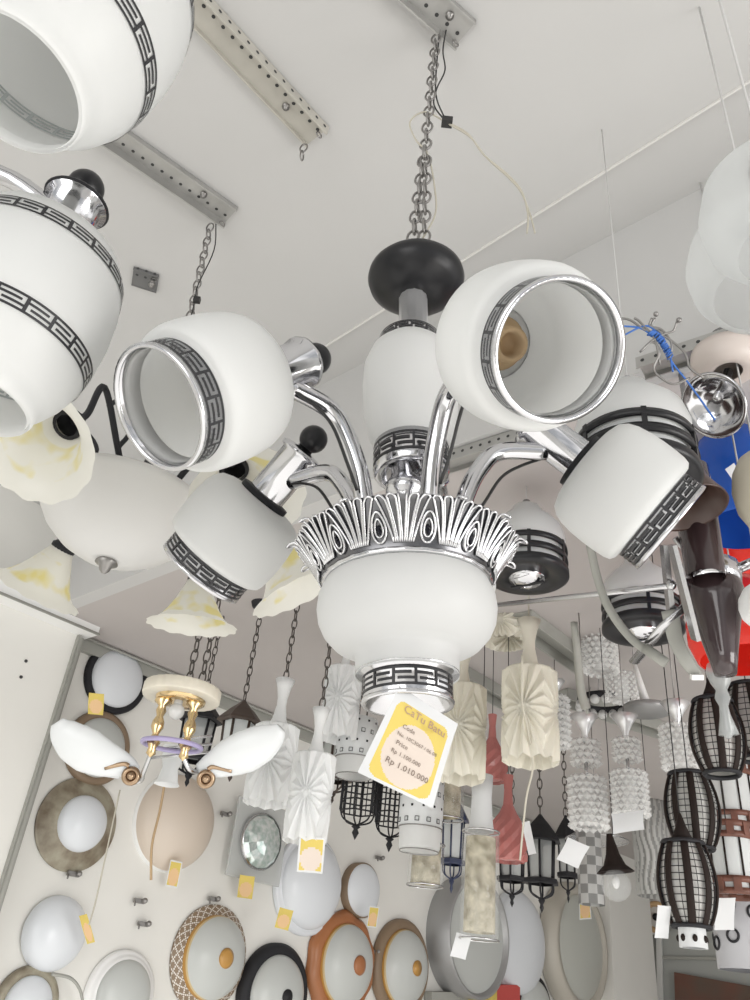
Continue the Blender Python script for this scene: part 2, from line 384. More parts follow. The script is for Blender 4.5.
for k in range(NL):
    for q in (-2, -1, 0, 1, 2):
        foot, tip = k+.5+q*.092, k+.5+q*.205; tt = 1.04-.07*abs(q)-(.05 if q % 2 else 0)
        hw = .078
        L_ = []; Rr_ = []
        for i in range(9):
            t = .06+(tt-.10-.06)*i/8; f = (t-.06)/(tt-.06); c = foot+(tip-foot)*f**1.1; w_ = .022+(hw-.022)*f**.8
            L_.append(rsurf(c-w_, t, .0026)); Rr_.append(rsurf(c+w_, t, .0026))
        cap_ = [rsurf(tip-hw*math.cos(PI*i/6), tt-.10+.10*math.sin(PI*i/6), .0032) for i in range(1, 6)]
        looped(L_+cap_+Rr_[::-1], .0015, .9)
    for hw, t0, t1, r in ((.185, .06, .60, .0015), (.105, .15, .47, .0013)):
        pth = []
        for i in range(21):
            an = TAU*i/20; yv_ = (1-math.cos(an))/2; pth.append(rsurf(k+hw*math.sin(an)*(1-.45*yv_), t0+(t1-t0)*yv_, .003))
        looped(pth, r, 1.0)
    looped([rsurf(k+.03*math.sin(i), .2+.02*i, .0025) for i in range(8)], .0021, .2)
mb.build('acanthus_ring', M_silver, ch)
mb = MB(); mb.lathe([(.102, -.080), (.107, -.086), (.1035, -.0905), (.096, -.084)], 120, None, 0, fn=lambda r, z, a, j: (r*(1+.006*math.cos(90*a)), z)); mb.build('beaded_rim', M_chrome, ch)
# bowl
bprof = [(.080, -.072), (.093, -.078), (.103, -.090), (.1095, -.106), (.111, -.122), (.1085, -.138), (.102, -.152), (.091, -.164), (.076, -.171), (.066, -.175), (.0625, -.181), (.0615, -.204)]
mb = MB(); mb.lathe(bprof, 72); bw = mb.build('bowl_shade', M_opal, ch)
mb = MB()
mb.lathe([(.0615, -.199), (.0618, -.2015), (.0525, -.2025), (.0525, -.234), (.0515, -.237), (.049, -.237), (.040, -.214), (.022, -.204), (1e-5, -.204)], 64, None, 1)
greek(mb, lambda z: .0527, -.206, -.228, 13, 0, .0006, -1)
mb.build('key_collar', [M_keyblack, M_chrome], bw)
mb = MB(); mb.lathe([(.0535, -.232), (.055, -.2345), (.0535, -.238), (.051, -.237)], 64); mb.build('lower_rim', M_chrome, bw)
# arms with shades
PH = -1.236; ro, zo, rb, zb = .3515, .019, .149, .199
ax = Vector((rb-ro, 0, zb-zo)); AL = ax.length; axn = ax.normalized()
SH = [(.0655, 0), (.0665, .006), (.0668, .0225), (.0765, .0235), (.0825, .0275), (.0852, .036), (.0865, .052), (.0870, .070), (.0863, .090), (.0840, .108), (.0795, .121), (.0720, .130), (.060, .1345), (.045, .1365), (.028, .137)]
for k in range(5):
    A = PH+k*TAU/5; RZ = Matrix.Rotation(A, 4, 'Z')
    S = RZ @ fr((ro, 0, zo), axn, (0, 1, 0))
    sp = Vector((ro, 0, zo))+axn*(AL*.74)
    arm_pts = spline([(.066, 0, -.015), (.080, 0, .045), (.103, 0, .093), (.133, 0, .122), (sp.x-.004, 0, sp.z-.026)], 7)
    mb = MB(); mb.tube(arm_pts, [.0125]*len(arm_pts), 14, 0, RZ, 1.0, (0, 1, 0)); mb.build('arm', M_chrome, ch)
    mb = MB(); mb.tube(spline([(.088, .006, .015), (.108, .010, .045), (.135, .012, .088), (.165, .010, .108), (sp.x+.004, .004, sp.z-.03)], 6), .0022, 6, 0, RZ); mb.build('wire', M_wireb, ch)
    mb = MB(); mb.lathe(SH, 56, S); mb.lathe([(r-.0025, z+.0005) for r, z in SH][::-1], 56, S); sh = mb.build('barrel_shade', M_opal, ch)
    mb = MB(); mb.lathe([(.0645, .022), (.0690, .022), (.0690, -.003), (.0705, -.004), (.0705, -.009), (.0655, -.010), (.0645, -.006)], 64, S, 1)
    mb2 = MB(); greek(mb2, lambda z: .0692, -.002, .0215, 16, 0)
    mb.add(mb2.v, mb2.f, 0, S); mb.build('key_rim', [M_keyblack, M_chrome], sh)
    mb = MB(); mb.lathe([(.023, .134), (.023, .128), (.020, .126), (.020, .100), (.014, .098), (.012, .115), (1e-5, .115)], 28, S); mb.lathe([(.022, .1345), (.030, .131), (.0305, .129), (.020, .127)], 28, S); mb.build('lamp_holder', M_socket, sh)
    mb = MB(); mb.lathe([(.040, .135), (.041, .138), (.041, .145), (.028, .146)], 36, S); mb.build('gasket', M_blackm, ch)
    mb = MB(); mb.lathe([(.0285, .143), (.029, .148), (.029, .222), (.034, .225), (.0345, .231), (.028, .234), (.014, .236), (.009, .244), (1e-5, .244)], 36, S, 0, fn=lambda r, z, a, j: (r*(1+.012*math.cos(10*a)), z)); cp = mb.build('socket_cup', M_chrome, ch)
    mb = MB(); mb.ball(.0215, S @ T(0, 0, AL-.014), 0, 28); mb.build('finial', M_black, cp)
# chain and wires (world placed, then carried by the chandelier)
top = MM @ Vector((.019, -.003, .470))
hk = atz(437, 28, ZHI)-Vector((0, 0, .03))
yv = lambda x, y: aty(x, y, hk.y+(top.y-hk.y)*min(1, max(0, (y-28)/215)))
mb = MB(); mid = yv(426, 140)
chain_mb(mb, hk, mid, .034, .0095, .0022)
chain_mb(mb, mid, top+Vector((-.010, 0, 0)), .032, .010, .0022); chain_mb(mb, mid, top+Vector((.012, -.004, 0)), .032, .010, .0022)
mb.build('hanging_chain', M_link, ch, world=True)
mb = MB(); mb.tube(spline([yv(447, 25), yv(443, 50), yv(445, 70), yv(437, 88), yv(434, 105), yv(446, 122)], 6), .0016, 6); mb.tube(spline([yv(440, 28), yv(437, 60), yv(436, 95), yv(446, 121)], 6), .0016, 6)
mb.box(.020, .016, .014, Matrix.Translation(yv(447, 122))); mb.build('black_supply_wire', M_wireb, ch, world=True)
mb = MB()
mb.tube(spline([yv(447, 122), yv(468, 134), yv(484, 155), yv(508, 175), yv(522, 192), yv(528, 215), yv(527, 233)], 8), .0017, 6); mb.tube(spline([yv(449, 124), yv(470, 137), yv(486, 157), yv(508, 177), yv(521, 192), yv(530, 214), yv(535, 233)], 8), .0017, 6)
mb.tube(spline([yv(446, 122), yv(425, 112), yv(410, 122), yv(416, 140), yv(428, 155), yv(435, 190), yv(435, 215), yv(421, 241)], 8), .0017, 6)
mb.build('beige_lamp_wire', M_wire, ch, world=True)

# ------------------------------------------------------------------ price tag hanging under the bowl
DT = .885
cTL, cTR, cBR, cBL = at(399, 685, DT), at(458, 724, DT+.004), at(432, 808, DT-.03), at(357, 772, DT-.03)
def sheet(u, v, lift=0.):
    p = (cTL*(1-u)+cTR*u)*(1-v)+(cBL*(1-u)+cBR*u)*v
    n = (cTR-cTL).cross(cBL-cTL).normalized()
    if n.dot(p-EO) > 0: n = -n
    r_ = (cTR-cTL)
    return p+n*(.006*math.sin(PI*u)*(v-.3)+.004*math.sin(2.4*v)+lift)+r_*(-.05*max(0, u-.6)*math.sin(PI*v))
def sq(u, v, cx, cy, hw, hh, rad):
    x = max(abs(u-cx)-(hw-rad), 0); y = max(abs(v-cy)-(hh-rad), 0)
    return math.hypot(x, y*1.3) < rad
tg = MB(); NU, NV = 70, 90
def tmat(u, v):
    if ((u-.50)/.36)**2+((v-.62)/.335)**2 < 1: return 2
    if sq(u, v, .50, .54, .41, .45, .12): return 1
    return 0
tg.add([sheet(i/NU, j/NV) for j in range(NV+1) for i in range(NU+1)], [[j*(NU+1)+i, j*(NU+1)+i+1, (j+1)*(NU+1)+i+1, (j+1)*(NU+1)+i] for j in range(NV) for i in range(NU)],
       [tmat((i+.5)/NU, (j+.5)/NV) for j in range(NV) for i in range(NU)])
pt = thing('price_tag', 'curled yellow and pink paper price tag hanging under the central bowl', 'price tag', Matrix.Translation(sheet(.3, 0)))
tg.build('paper', [M_paper, M_yellow, M_pink], pt, world=True)
def text_mesh(s, place, name, m, parent, size, align='LEFT'):
    cu = bpy.data.curves.new('lettering', 'FONT'); cu.body = s; cu.align_x = align; cu.resolution_u = 2; cu.size = size
    o = bpy.data.objects.new('lettering', cu); col.objects.link(o); bpy.context.view_layer.update()
    me = bpy.data.meshes.new_from_object(o.evaluated_get(bpy.context.evaluated_depsgraph_get()))
    mb = MB(); mb.add([place(v.co.x, v.co.y) for v in me.vertices], [list(p.vertices) for p in me.polygons], 0, None, False)
    bpy.data.objects.remove(o); bpy.data.curves.remove(cu); bpy.data.meshes.remove(me)
    return mb.build(name, m, parent, world=True)
AS = .78                                    # sheet is taller than wide
def line(s, u0, v0, size, m, name, slope=0.):
    text_mesh(s, lambda x, y: sheet(u0+x, v0-y*AS+slope*x, .0008), name, m, pt, size)
line('CaTu Batu', .20, .215, .155, M_inkl, 'heading_text', .03)
line('SHOP', .52, .275, .075, M_yellow, 'heading_text')
line('Code', .27, .375, .085, M_ink, 'printed_text', .02)
line('No. 10C3067 / 06 08', .24, .465, .070, M_ink, 'printed_text', .02)
line('Price', .27, .56, .085, M_ink, 'printed_text', .02)
line('Rp 1.100.000', .25, .655, .080, M_ink, 'printed_text', .02)
line('Rp 1.010.000', .23, .775, .115, M_ink, 'printed_text', .02)

# ------------------------------------------------------------------ near left chandelier: jar shades, mostly out of frame
JAR = [(.058, 0), (.060, .004), (.0605, .012), (.067, .020), (.077, .036), (.085, .058), (.0895, .084), (.091, .112), (.089, .145), (.083, .175), (.072, .197), (.052, .211), (.030, .217)]
nl = thing('chandelier', 'near white jar-shade chandelier with printed key bands, cut off by the left edge', 'chandelier', Matrix.Translation(at(-150, 130, 1.0)))
def jar(p_open, p_ball, sc_):
    z = p_ball-p_open; S = fr(p_open, z) @ Matrix.Scale(sc_, 4)
    mb = MB(); mb.lathe(JAR, 64, S); mb.lathe([(r-.003, zz) for r, zz in JAR][::-1], 64, S); j = mb.build('jar_shade', M_opal, nl, world=True)
    f = interp(JAR)
    for z0, z1, fl in ((.058, .075, 1), (.162, .179, -1)):
        mb = MB(); m2 = MB(); greek(m2, f, z0, z1, 21, 0, .0008, fl); mb.add(m2.v, m2.f, 0, S)
        m2 = MB(); greek(m2, lambda q: f(q)-.0038, z0, z1, 21, 1, 0, fl); mb.add(m2.v, m2.f, 1, S)
        mb.build('key_band', [M_keyblack, M_keygrey], j, world=True)
    mb = MB(); mb.lathe([(.027, .214), (.028, .222), (.028, .262), (.033, .264), (.033, .270), (.026, .272), (.013, .276), (1e-5, .28)], 36, S); cp = mb.build('socket_cup', M_chrome, nl, world=True)
    mb = MB(); mb.ball(.020, S @ T(0, 0, .292), 0, 28); mb.build('finial', M_black, cp, world=True)
    mb = MB(); mb.torus(.033, .0022, S @ T(0, 0, .267), 0, 32, 6); mb.build('rim', M_blackm, cp, world=True)
    return S
S1 = jar(at(-34, 400, .87), at(98, 166, 1.06), 1.19)
S2 = jar(at(10, 84, .74), at(178, -92, .97), 1.19)
hub = at(-150, 130, 1.0)
mb = MB()
for S, q in ((S1, (.0, .0, .24)), (S2, (0, 0, .24))):
    e = S @ Vector(q); mb.tube(spline([e, e+(hub-e)*.35+Vector((0, 0, .03)), e+(hub-e)*.75-Vector((0, 0, .02)), hub], 6), .012, 12)
mb.build('arm', M_chrome, nl, world=True)
mb = MB(); mb.lathe([(1e-5, .05), (.05, .04), (.07, 0), (.05, -.05), (1e-5, -.06)], 32, Matrix.Translation(hub)); mb.tube([hub+Vector((0, 0, .04)), Vector((hub.x, hub.y, EYE+ZHI))], .008, 8); mb.build('hub', M_chrome, nl, world=True)

# ------------------------------------------------------------------ floral bell chandelier behind, with a frosted bowl
BC = Vector((-.482, 1.44, .715))+EO
bc = thing('chandelier', 'dark iron chandelier with frosted bowl and yellow floral bell shades at left', 'chandelier', Matrix.Translation(BC))
bwp = [(1e-5, -.070), (.025, -.068), (.060, -.055), (.095, -.030), (.125, .005), (.143, .040), (.152, .062), (.158, .075), (.156, .078), (.150, .072), (.140, .045)]
B0 = Matrix.Translation(aty(112, 545, 1.42)-BC) @ Matrix.Diagonal((1.12, 1.12, .92, 1))
mb = MB(); mb.lathe(bwp, 56, B0 @ T(0, 0, .03)); mb.build('frosted_bowl', mat('alabaster_glass', (.88, .875, .86), .3, transl=.45, noise=.05, nscale=6), bc)
mb = MB(); mb.lathe([(.018, -.070), (.020, -.075), (.012, -.080), (.009, -.092), (.004, -.098), (1e-5, -.1)], 20, B0 @ T(0, 0, .03)); mb.build('finial', M_link, bc)
BELL = [(.026, 0), (.030, -.014), (.038, -.030), (.049, -.054), (.061, -.076), (.074, -.094), (.090, -.108), (.106, -.114)]
def bellfn(r, z, a, j):
    k = max(0, (j-3)/4); return r*(1+.018*k*math.cos(14*a)), z-.0014*k*math.cos(14*a)
mb = MB(); mb.tube([(0, 0, .06), (0, 0, .35)], .012, 12); mb.lathe([(.012, .34), (.030, .30), (.020, .24), (.028, .18), (.012, .13), (.02, .08), (.05, .06)], 20); mb.build('centre_stem', M_blackm, bc)
for k in range(6):
    a = math.radians(256.5+60*k); rd = Vector((math.cos(a), math.sin(a), 0)); op = rd*.354+Vector((0, 0, .738-.715))
    axd = (Vector((0, 0, -1))*.9+rd*(.15 if k == 3 else .62)).normalized(); base = op-axd*.105
    S = fr(base, -axd)
    mb = MB(); mb.tube(spline([(0, 0, .12), rd*.06+Vector((0, 0, .11)), rd*.14+Vector((0, 0, .17)), rd*.24+Vector((0, 0, .24)), base-axd*.06+rd*.0, base-axd*.01], 7), .0065, 10)
    mb.tube(spline([rd*.14+Vector((0, 0, .17)), rd*.12+Vector((0, 0, .23)), rd*.17+Vector((0, 0, .27)), rd*.21+Vector((0, 0, .22))], 6), .005, 8); mb.build('scroll_arm', M_blackm, bc)
    mb = MB(); mb.lathe(BELL, 72, S, 0, fn=bellfn, rel=lambda r, z, aa, j: 1.25 if 2 <= j <= 5 else .5); mb.build('bell_shade', M_bell, bc)
    mb = MB(); mb.lathe([(.012, .03), (.02, .012), (.028, .004), (.027, -.012), (.02, -.012)], 20, S); mb.build('shade_cup', M_blackm, bc)
mb = MB(); chain_mb(mb, atz(213, 217, ZHI)-Vector((0, 0, .03)), BC+Vector((0, 0, .34)), .034, .010, .0022); mb.build('hanging_chain', M_link, bc, world=True)
mb = MB(); q0 = atz(216, 222, ZHI); mb.tube(spline([q0, aty(214, 250, 1.41), aty(198, 285, 1.41), aty(195, 300, 1.42), aty(188, 330, 1.43)], 6), .0016, 6); mb.box(.016, .012, .014, Matrix.Translation(aty(197, 300, 1.41))); mb.build('supply_wire', M_wireb, bc, world=True)

# ------------------------------------------------------------------ generic hanging helper
def hang(o, p, ztop, m=M_wire, r=.0022, top_off=0., ceil=None, chain=False, cup=True):
    z1 = EYE+(ceil if ceil is not None else (ZLO if (p-EO).dot(WR) > CS+.05 else ZHI))
    q = Vector((p.x, p.y, p.z+ztop)); t = Vector((p.x, p.y, z1))
    mb = MB()
    if chain: chain_mb(mb, t, q, .04, .009, .0024); mb.build('hanging_chain', m, o, world=True)
    else: mb.tube([q, t], r, 6); mb.build('cord', m, o, world=True)
    if cup:
        mb = MB(); mb.lathe([(1e-5, -.035), (.016, -.033), (.036, -.018), (.042, 0)], 24, Matrix.Translation(t)); mb.build('ceiling_cup', M_blackm if chain else M_trim, o, world=True)
def lean(p, deg=0, az=0): return Matrix.Translation(p)

# ------------------------------------------------------------------ pleated glass pendants
def pleat(label, px, py, wpx, hpx, d, m, neck=(.022, .11), grp='pleated glass cylinder pendants', chain=False, cz=None):
    p = at(px, py, d); R = wpx*.5*d/F0; H = hpx*d/F0
    o = thing('pleated_glass_pendant', label, 'pendant lamp', Matrix.Translation(p), grp)
    n = 224; rows = 60; view = math.atan2(-p.y, -p.x)
    def fn(r, z, a, j):
        best = 0
        v = 1e9
        for c in (view-.25, view+PI/2-.25, view+PI-.25, view-PI/2-.25):
            u = (a-c+PI) % TAU-PI
            if abs(u) < PI/4+1e-6:
                an = math.atan2(z-H*.02, u*R*1.25); dist = math.hypot(z, u*R)
                h = abs(((an*16/TAU) % 1)-.5)*2
                k = min(1, dist/(.35*R))
                best = (h-.5)*.20*R*k
                v = h
        zz = z
        if j > rows-3: zz = z+(v-.5)*.06*H*.6
        return r+best, zz
    mb = MB(); mb.lathe([(R*.35, H*.505)]+[(R*.93, H*.5-H*k/(rows-1)) for k in range(rows)], n, None, 0, fn=lambda r, z, a, j: (r, z) if j < 2 else fn(r, z, a, j-1)); mb.build('pleated_shade', m, o)
    nr, nh = neck; nr *= R/.07; nh *= H/.24
    mb = MB(); mb.lathe([(nr*1.25, H*.5-.002), (nr*.85, H*.5+nh*.18), (nr*.58, H*.5+nh*.45), (nr*.60, H*.5+nh*.6), (nr*.85, H*.5+nh*.82), (nr*1.2, H*.5+nh), (nr*.3, H*.5+nh)], 28); mb.build('trumpet_neck', m, o)
    hang(o, p, H*.5+nh, M_brasschain if chain else M_wire, .0025, ceil=cz, chain=chain, cup=chain)
    return o, p, R, H
pleat('white pleated glass pendant close left of the central bowl', 341, 704, 38, 72, 2.7, M_pleatw, chain=True)
pleat('white pleated glass pendant behind, touching the right banana-shaped glass', 272, 765, 46, 76, 2.55, M_pleatw, (.026, .16), chain=True)
pleat('front white pleated glass pendant with a yellow tag below it', 310, 798, 44, 84, 2.3, M_pleatw, (.026, .14), chain=True)
pleat('cream pleated glass pendant right behind the hanging price tag', 462, 733, 48, 92, 2.4, M_pleatc)
pc = pleat('cream pleated glass pendant with a dark cord hanging down its front', 530, 716, 56, 92, 2.25, M_pleatc, (.026, .15))
pleat('cream pleated glass pendant high under the bar, half hidden by the drum', 505, 628, 44, 34, 2.95, M_pleatc, (.022, .05))
mb = MB(); p = pc[1]; fwd = (EO-p); fwd.z = 0; fwd.normalize()
q = lambda x, y: at(x, y, 2.25-pc[2]-.03)
mb.tube(spline([q(522, 655), q(522, 700), q(528, 730), q(533, 765), q(526, 800), q(520, 860)], 6), .003, 6)
tag(mb.build('loose_cord', M_wire), 'brown loose cord hanging in front of the larger cream pleated pendant', 'cord')

# ------------------------------------------------------------------ black and white drum pendants
def drum(label, px, py, wpx, d, ceil=None):
    p = at(px, py, d); R = wpx*.5*d/F0
    o = thing('drum_pendant', label, 'pendant lamp', Matrix.Translation(p), 'black banded white drum pendants')
    mb = MB(); mb.lathe([(.25*R, 1.42*R), (.36*R, 1.36*R), (.46*R, 1.16*R), (.70*R, .94*R), (.92*R, .68*R), (1.0*R, .38*R), (1.0*R, .1*R), (.90*R, -.08*R)], 56); mb.build('glass_dome', M_opal, o)
    mb = MB(); mb.lathe([(.90*R, .10*R), (.93*R, -.62*R)], 56, None, 0); mb.build('inner_glass', M_opal2, o)
    mb = MB()
    for z0, z1 in ((.08, -.06), (-.22, -.38)):
        mb.lathe([(.97*R, z0*R), (1.03*R, z0*R), (1.05*R, z1*R), (.97*R, z1*R)], 56)
    for k in range(6):
        a = TAU*k/6+.35; mb.box(.03*R, .09*R, .75*R, Matrix.Rotation(a, 4, 'Z') @ T(1.03*R, 0, -.28*R))
    mb.build('band_cage', M_black, o)
    mb = MB(); mb.lathe([(1.04*R, -.55*R), (1.06*R, -.60*R), (1.06*R, -.74*R), (.98*R, -.78*R), (.45*R, -.78*R), (.45*R, -.74*R)], 56); mb.build('base_disc', M_black, o)
    mb = MB(); mb.lathe([(.46*R, -.77*R), (.47*R, -.81*R), (.42*R, -.82*R), (.40*R, -.86*R), (.28*R, -.95*R), (1e-5, -.98*R)], 36); mb.lathe([(.15*R, -.98*R), (.12*R, -.93*R)], 20); mb.build('chrome_bulb', M_chrome, o)
    mb = MB(); mb.box(.10*R, .9*R, .04*R, T(0, 0, -.96*R) @ Matrix.Rotation(.9, 4, 'Z')); mb.build('bulb_clip', M_blackm, o)
    mb = MB(); mb.tube([(0, 0, 1.38*R), (0, 0, 1.6*R)], .10*R, 12); mb.build('stem', M_chrome2, o)
    hang(o, p, 1.55*R, M_ceil, .0012, ceil=ceil, cup=False)
    return o
drum('black banded white drum pendant between the silver leaf ring and the lower right shade', 527, 552, 76, 2.1)
drum('largest black banded white drum pendant, behind the lower right barrel shade', 634, 448, 114, 1.35)
drum('black banded white drum pendant crossed by grey metal tubes', 641, 606, 74, 2.2)

# ------------------------------------------------------------------ right side: chrome fittings, tangled wires, brown glass
p = at(728, 372, 1.62); o = thing('ceiling_lamp', 'chrome reflector ceiling lamp with pinkish canopy in the right corner', 'ceiling lamp', Matrix.Translation(p))
mb = MB(); mb.lathe([(.028, .0), (.045, -.006), (.064, .012), (.068, .035), (.066, .05), (1e-5, .052)], 48); mb.build('canopy', M_pinkcan, o)
mb = MB(); S = fr(at(716, 404, 1.54)-p, Vector((.70, .25, .66))); mb.lathe([(.022, .042), (.036, .034), (.054, .014), (.064, -.008), (.066, -.011), (.060, -.011), (.046, .008), (.026, .024), (1e-5, .027)], 48, S); mb.build('reflector', M_chrome, o)
mb = MB(); mb.tube([(0, 0, .0), at(717, 400, 1.545)-p], .010, 10); mb.build('neck', M_chrome2, o); mb = MB(); mb.tube([(0, 0, .045), (0, 0, ZLO+EYE-p.z)], .02, 12); mb.build('stem', M_chrome2, o)
mb = MB(); w_ = lambda x, y: at(x, y, 1.46)
bl = MB()
bl.tube(spline([w_(618, 326), w_(640, 328), w_(655, 338), w_(668, 350), w_(673, 372)], 6), .0018, 6); bl.tube(spline([w_(622, 336), w_(648, 326), w_(665, 345), w_(672, 362), w_(690, 385), w_(715, 420)], 6), .0018, 6)
for k in range(22):
    t = k/21; bl.torus(.006, .0014, fr(w_(650+20*t, 333+24*t*t), (w_(660, 340)-w_(650, 330))+Vector((0, random.uniform(-.005, .005), random.uniform(-.01, .01)))), 0, 10, 5)
tw = bl.build('tangled_wires', [M_wireblue]); tag(tw, 'tangle of blue and grey wires under the right ceiling bracket', 'wires')
gw = MB()
for pts in ([(652, 318), (650, 326), (662, 330), (672, 345), (668, 362)], [(640, 352), (652, 342), (660, 352), (654, 370), (672, 384), (690, 378)], [(616, 318), (630, 320), (645, 330), (664, 336), (684, 352), (690, 368), (704, 378)], [(634, 318), (640, 322), (655, 340), (660, 365)], [(655, 318), (652, 326), (661, 333), (664, 346)], [(677, 322), (673, 331), (664, 334), (650, 342)], [(622, 340), (617, 352), (618, 365)]):
    gw.tube(spline([w_(*q) for q in pts], 5), .0022, 6)
for q in ((656, 314), (679, 320), (618, 366)): gw.ball(.005, Matrix.Translation(w_(*q)), 0, 10)
gw.build('grey_wires', M_link, tw, world=True)

bd = 1.5
bp = at(713, 590, bd)
bg = thing('chandelier', 'chrome chandelier with dark brown glass cones and angled flat bars at right', 'chandelier', Matrix.Translation(bp))
px2 = bd/F0
mb = MB(); mb.lathe([(.036, .020), (.052, .020), (.054, .0), (.052, -.020), (.04, -.022)], 48, T(0, 0, .03), 0, fn=lambda r, z, a, j: (r*(1+.01*math.cos(14*a)), z)); mb.build('chrome_ring', M_chrome, bg)
mb = MB(); mb.lathe([(.052, .01), (.054, -.005), (.049, -.03), (.037, -.08), (.026, -.13), (.019, -.165), (1e-5, -.168)], 48); mb.build('lower_cone', M_brownglass, bg)
tp = at(699, 530, bd)-bp
mb = MB(); mb.lathe([(.034, -.10), (.037, -.02), (.038, .05), (.034, .14), (1e-5, .15)], 48, Matrix.Translation(tp)); mb.build('upper_tube', M_brownglass, bg)
S = Matrix.Translation(at(682, 430, bd)-bp)
mb = MB(); mb.lathe([(.025, .13), (.036, .09), (.040, .03), (.043, -.03), (.052, -.085), (.068, -.122), (.069, -.127), (.065, -.125), (.048, -.085)], 56, fr(at(668, 455, bd)-bp, Vector((-.16, .1, 1)))); mb.build('bell_cone', M_bellbrown, bg)
mb = MB(); q = at(720, 680, bd)-bp; mb.lathe([(.020, .03), (.024, .015), (.018, -.005), (.010, -.02), (.014, -.035), (.008, -.05), (.012, -.10), (.004, -.11)], 24, Matrix.Translation(q)); mb.tube([q+Vector((0, 0, -.06)), at(729, 735, bd-.05)-bp], [.008, .018], 14); mb.build('crystal_drop', M_clearg, bg)
g = lambda x, y, dd=0: at(x, y, bd+dd)
mb = MB(); mb.beam(g(672, 545, -.08), g(696, 640, -.08), .028, .008, AF); mb.build('flat_bar', M_chrome2, bg, world=True)
mb = MB(); mb.beam(g(664, 545, .02), g(672, 625, .02), .022, .010, AF); mb.build('flat_bar', M_chrome2, bg, world=True)
mb = MB(); mb.tube([g(675, 538), g(698, 568)], .006, 10); mb.tube([g(470, 608, .6), g(570, 597, .3), g(668, 586)], .006, 10); mb.ball(.010, Matrix.Translation(g(671, 585)), 0, 12); mb.tube([g(634, 662, .1), g(662, 628), g(690, 602)], .011, 10, flat=.5); mb.build('cross_tube', M_chrome2, bg, world=True)
mb = MB(); mb.tube(spline([g(590, 545, .1), g(598, 580, .1), g(610, 610, .08), g(633, 640, .05), g(664, 661)], 7), .0085, 12); mb.tube([g(645, 648, .03), g(666, 663)], .0105, 12); mb.build('curved_tube', M_trim, bg, world=True)
mb = MB(); mb.tube(spline([g(670, 610), g(676, 640), g(687, 662), g(698, 676)], 6), [.017*(1-.4*k/18) for k in range(19)], 12, flat=.25, up=AF); mb.build('curved_blade', M_trim, bg, world=True)
mb = MB(); mb.beam(g(691, 677, -.01), g(703, 677, -.01), .010, .010, AF); mb.build('white_end_cap', M_white, bg, world=True)
mb = MB(); mb.tube([g(735, 570), g(770, 555)], .010, 10); mb.tube([g(738, 592), g(770, 590)], .008, 10); mb.tube([bp+Vector((0, 0, .05)), Vector((bp.x, bp.y, EYE+ZLO))], .006, 8); mb.build('arm', M_chrome, bg, world=True)

def globe(name, label, px, py, Rp, d, m, prof, cat='pendant lamp', grp=None, extra=None):
    p = at(px, py, d); R = Rp*d/F0; o = thing(name, label, cat, Matrix.Translation(p), grp)
    mb = MB(); mb.lathe([(r*R, z*R) for r, z in prof], 56); mb.build('glass_shade', m, o)
    mb = MB(); zt = max(z for r, z in prof)*R; mb.lathe([(.12*R, zt+.16*R), (.2*R, zt+.02*R), (.24*R, zt-.05*R), (.1*R, zt-.05*R)], 24); mb.build('cap', M_chrome2, o)
    hang(o, p, zt+.1*R, M_ceil, .002, cup=False)
    return o, p, R
egg = [(.22, 1.05), (.40, .95), (.72, .70), (.94, .30), (1.0, -.10), (.92, -.50), (.70, -.80), (.62, -.84)]
globe('blue_glass_pendant', 'cobalt blue glass shade at the right edge', 738, 478, 50, 1.85, M_blueglass, [(.22, 1.2), (.42, 1.1), (.70, .80), (.92, .30), (1.0, -.2), (.96, -.7), (.85, -1.15), (.80, -1.18)])
globe('red_glass_pendant', 'bright red glass shade between the blue shade and brown cone', 728, 560, 42, 2.35, M_redshade, egg)
globe('red_glass_pendant', 'lower bright red glass shade with pale base at the right edge', 740, 625, 52, 1.8, M_redshade, [(.22, 1.0), (.45, .9), (.80, .55), (.98, .05), (.98, -.35), (.85, -.7), (.80, -.72)])
globe('beige_glass_pendant', 'beige frosted glass shade cut off by the right edge', 762, 490, 28, 1.45, M_beige, [(.3, 1.6), (.62, 1.3), (.9, .7), (1, 0), (.92, -.8), (.6, -1.5), (.5, -1.55)])
globe('white_glass_pendant', 'small white glass shade at the far right edge beside the red ones', 764, 605, 24, 1.4, M_opal, egg)
o = globe('opal_glass_pendant', 'pale round opal glass shade near the top right corner', 778, 212, 74, .95, M_pale, [(.3, 1.0), (.6, .85), (.9, .5), (1.0, .05), (.93, -.4), (.72, -.72), (.60, -.78)])
o = globe('opal_glass_pendant', 'lower pale opal glass shade at the right edge, below another', 762, 262, 72, 1.2, M_pale, [(.3, .8), (.6, .7), (.9, .4), (1.0, 0), (.95, -.35), (.80, -.60), (.7, -.62)])

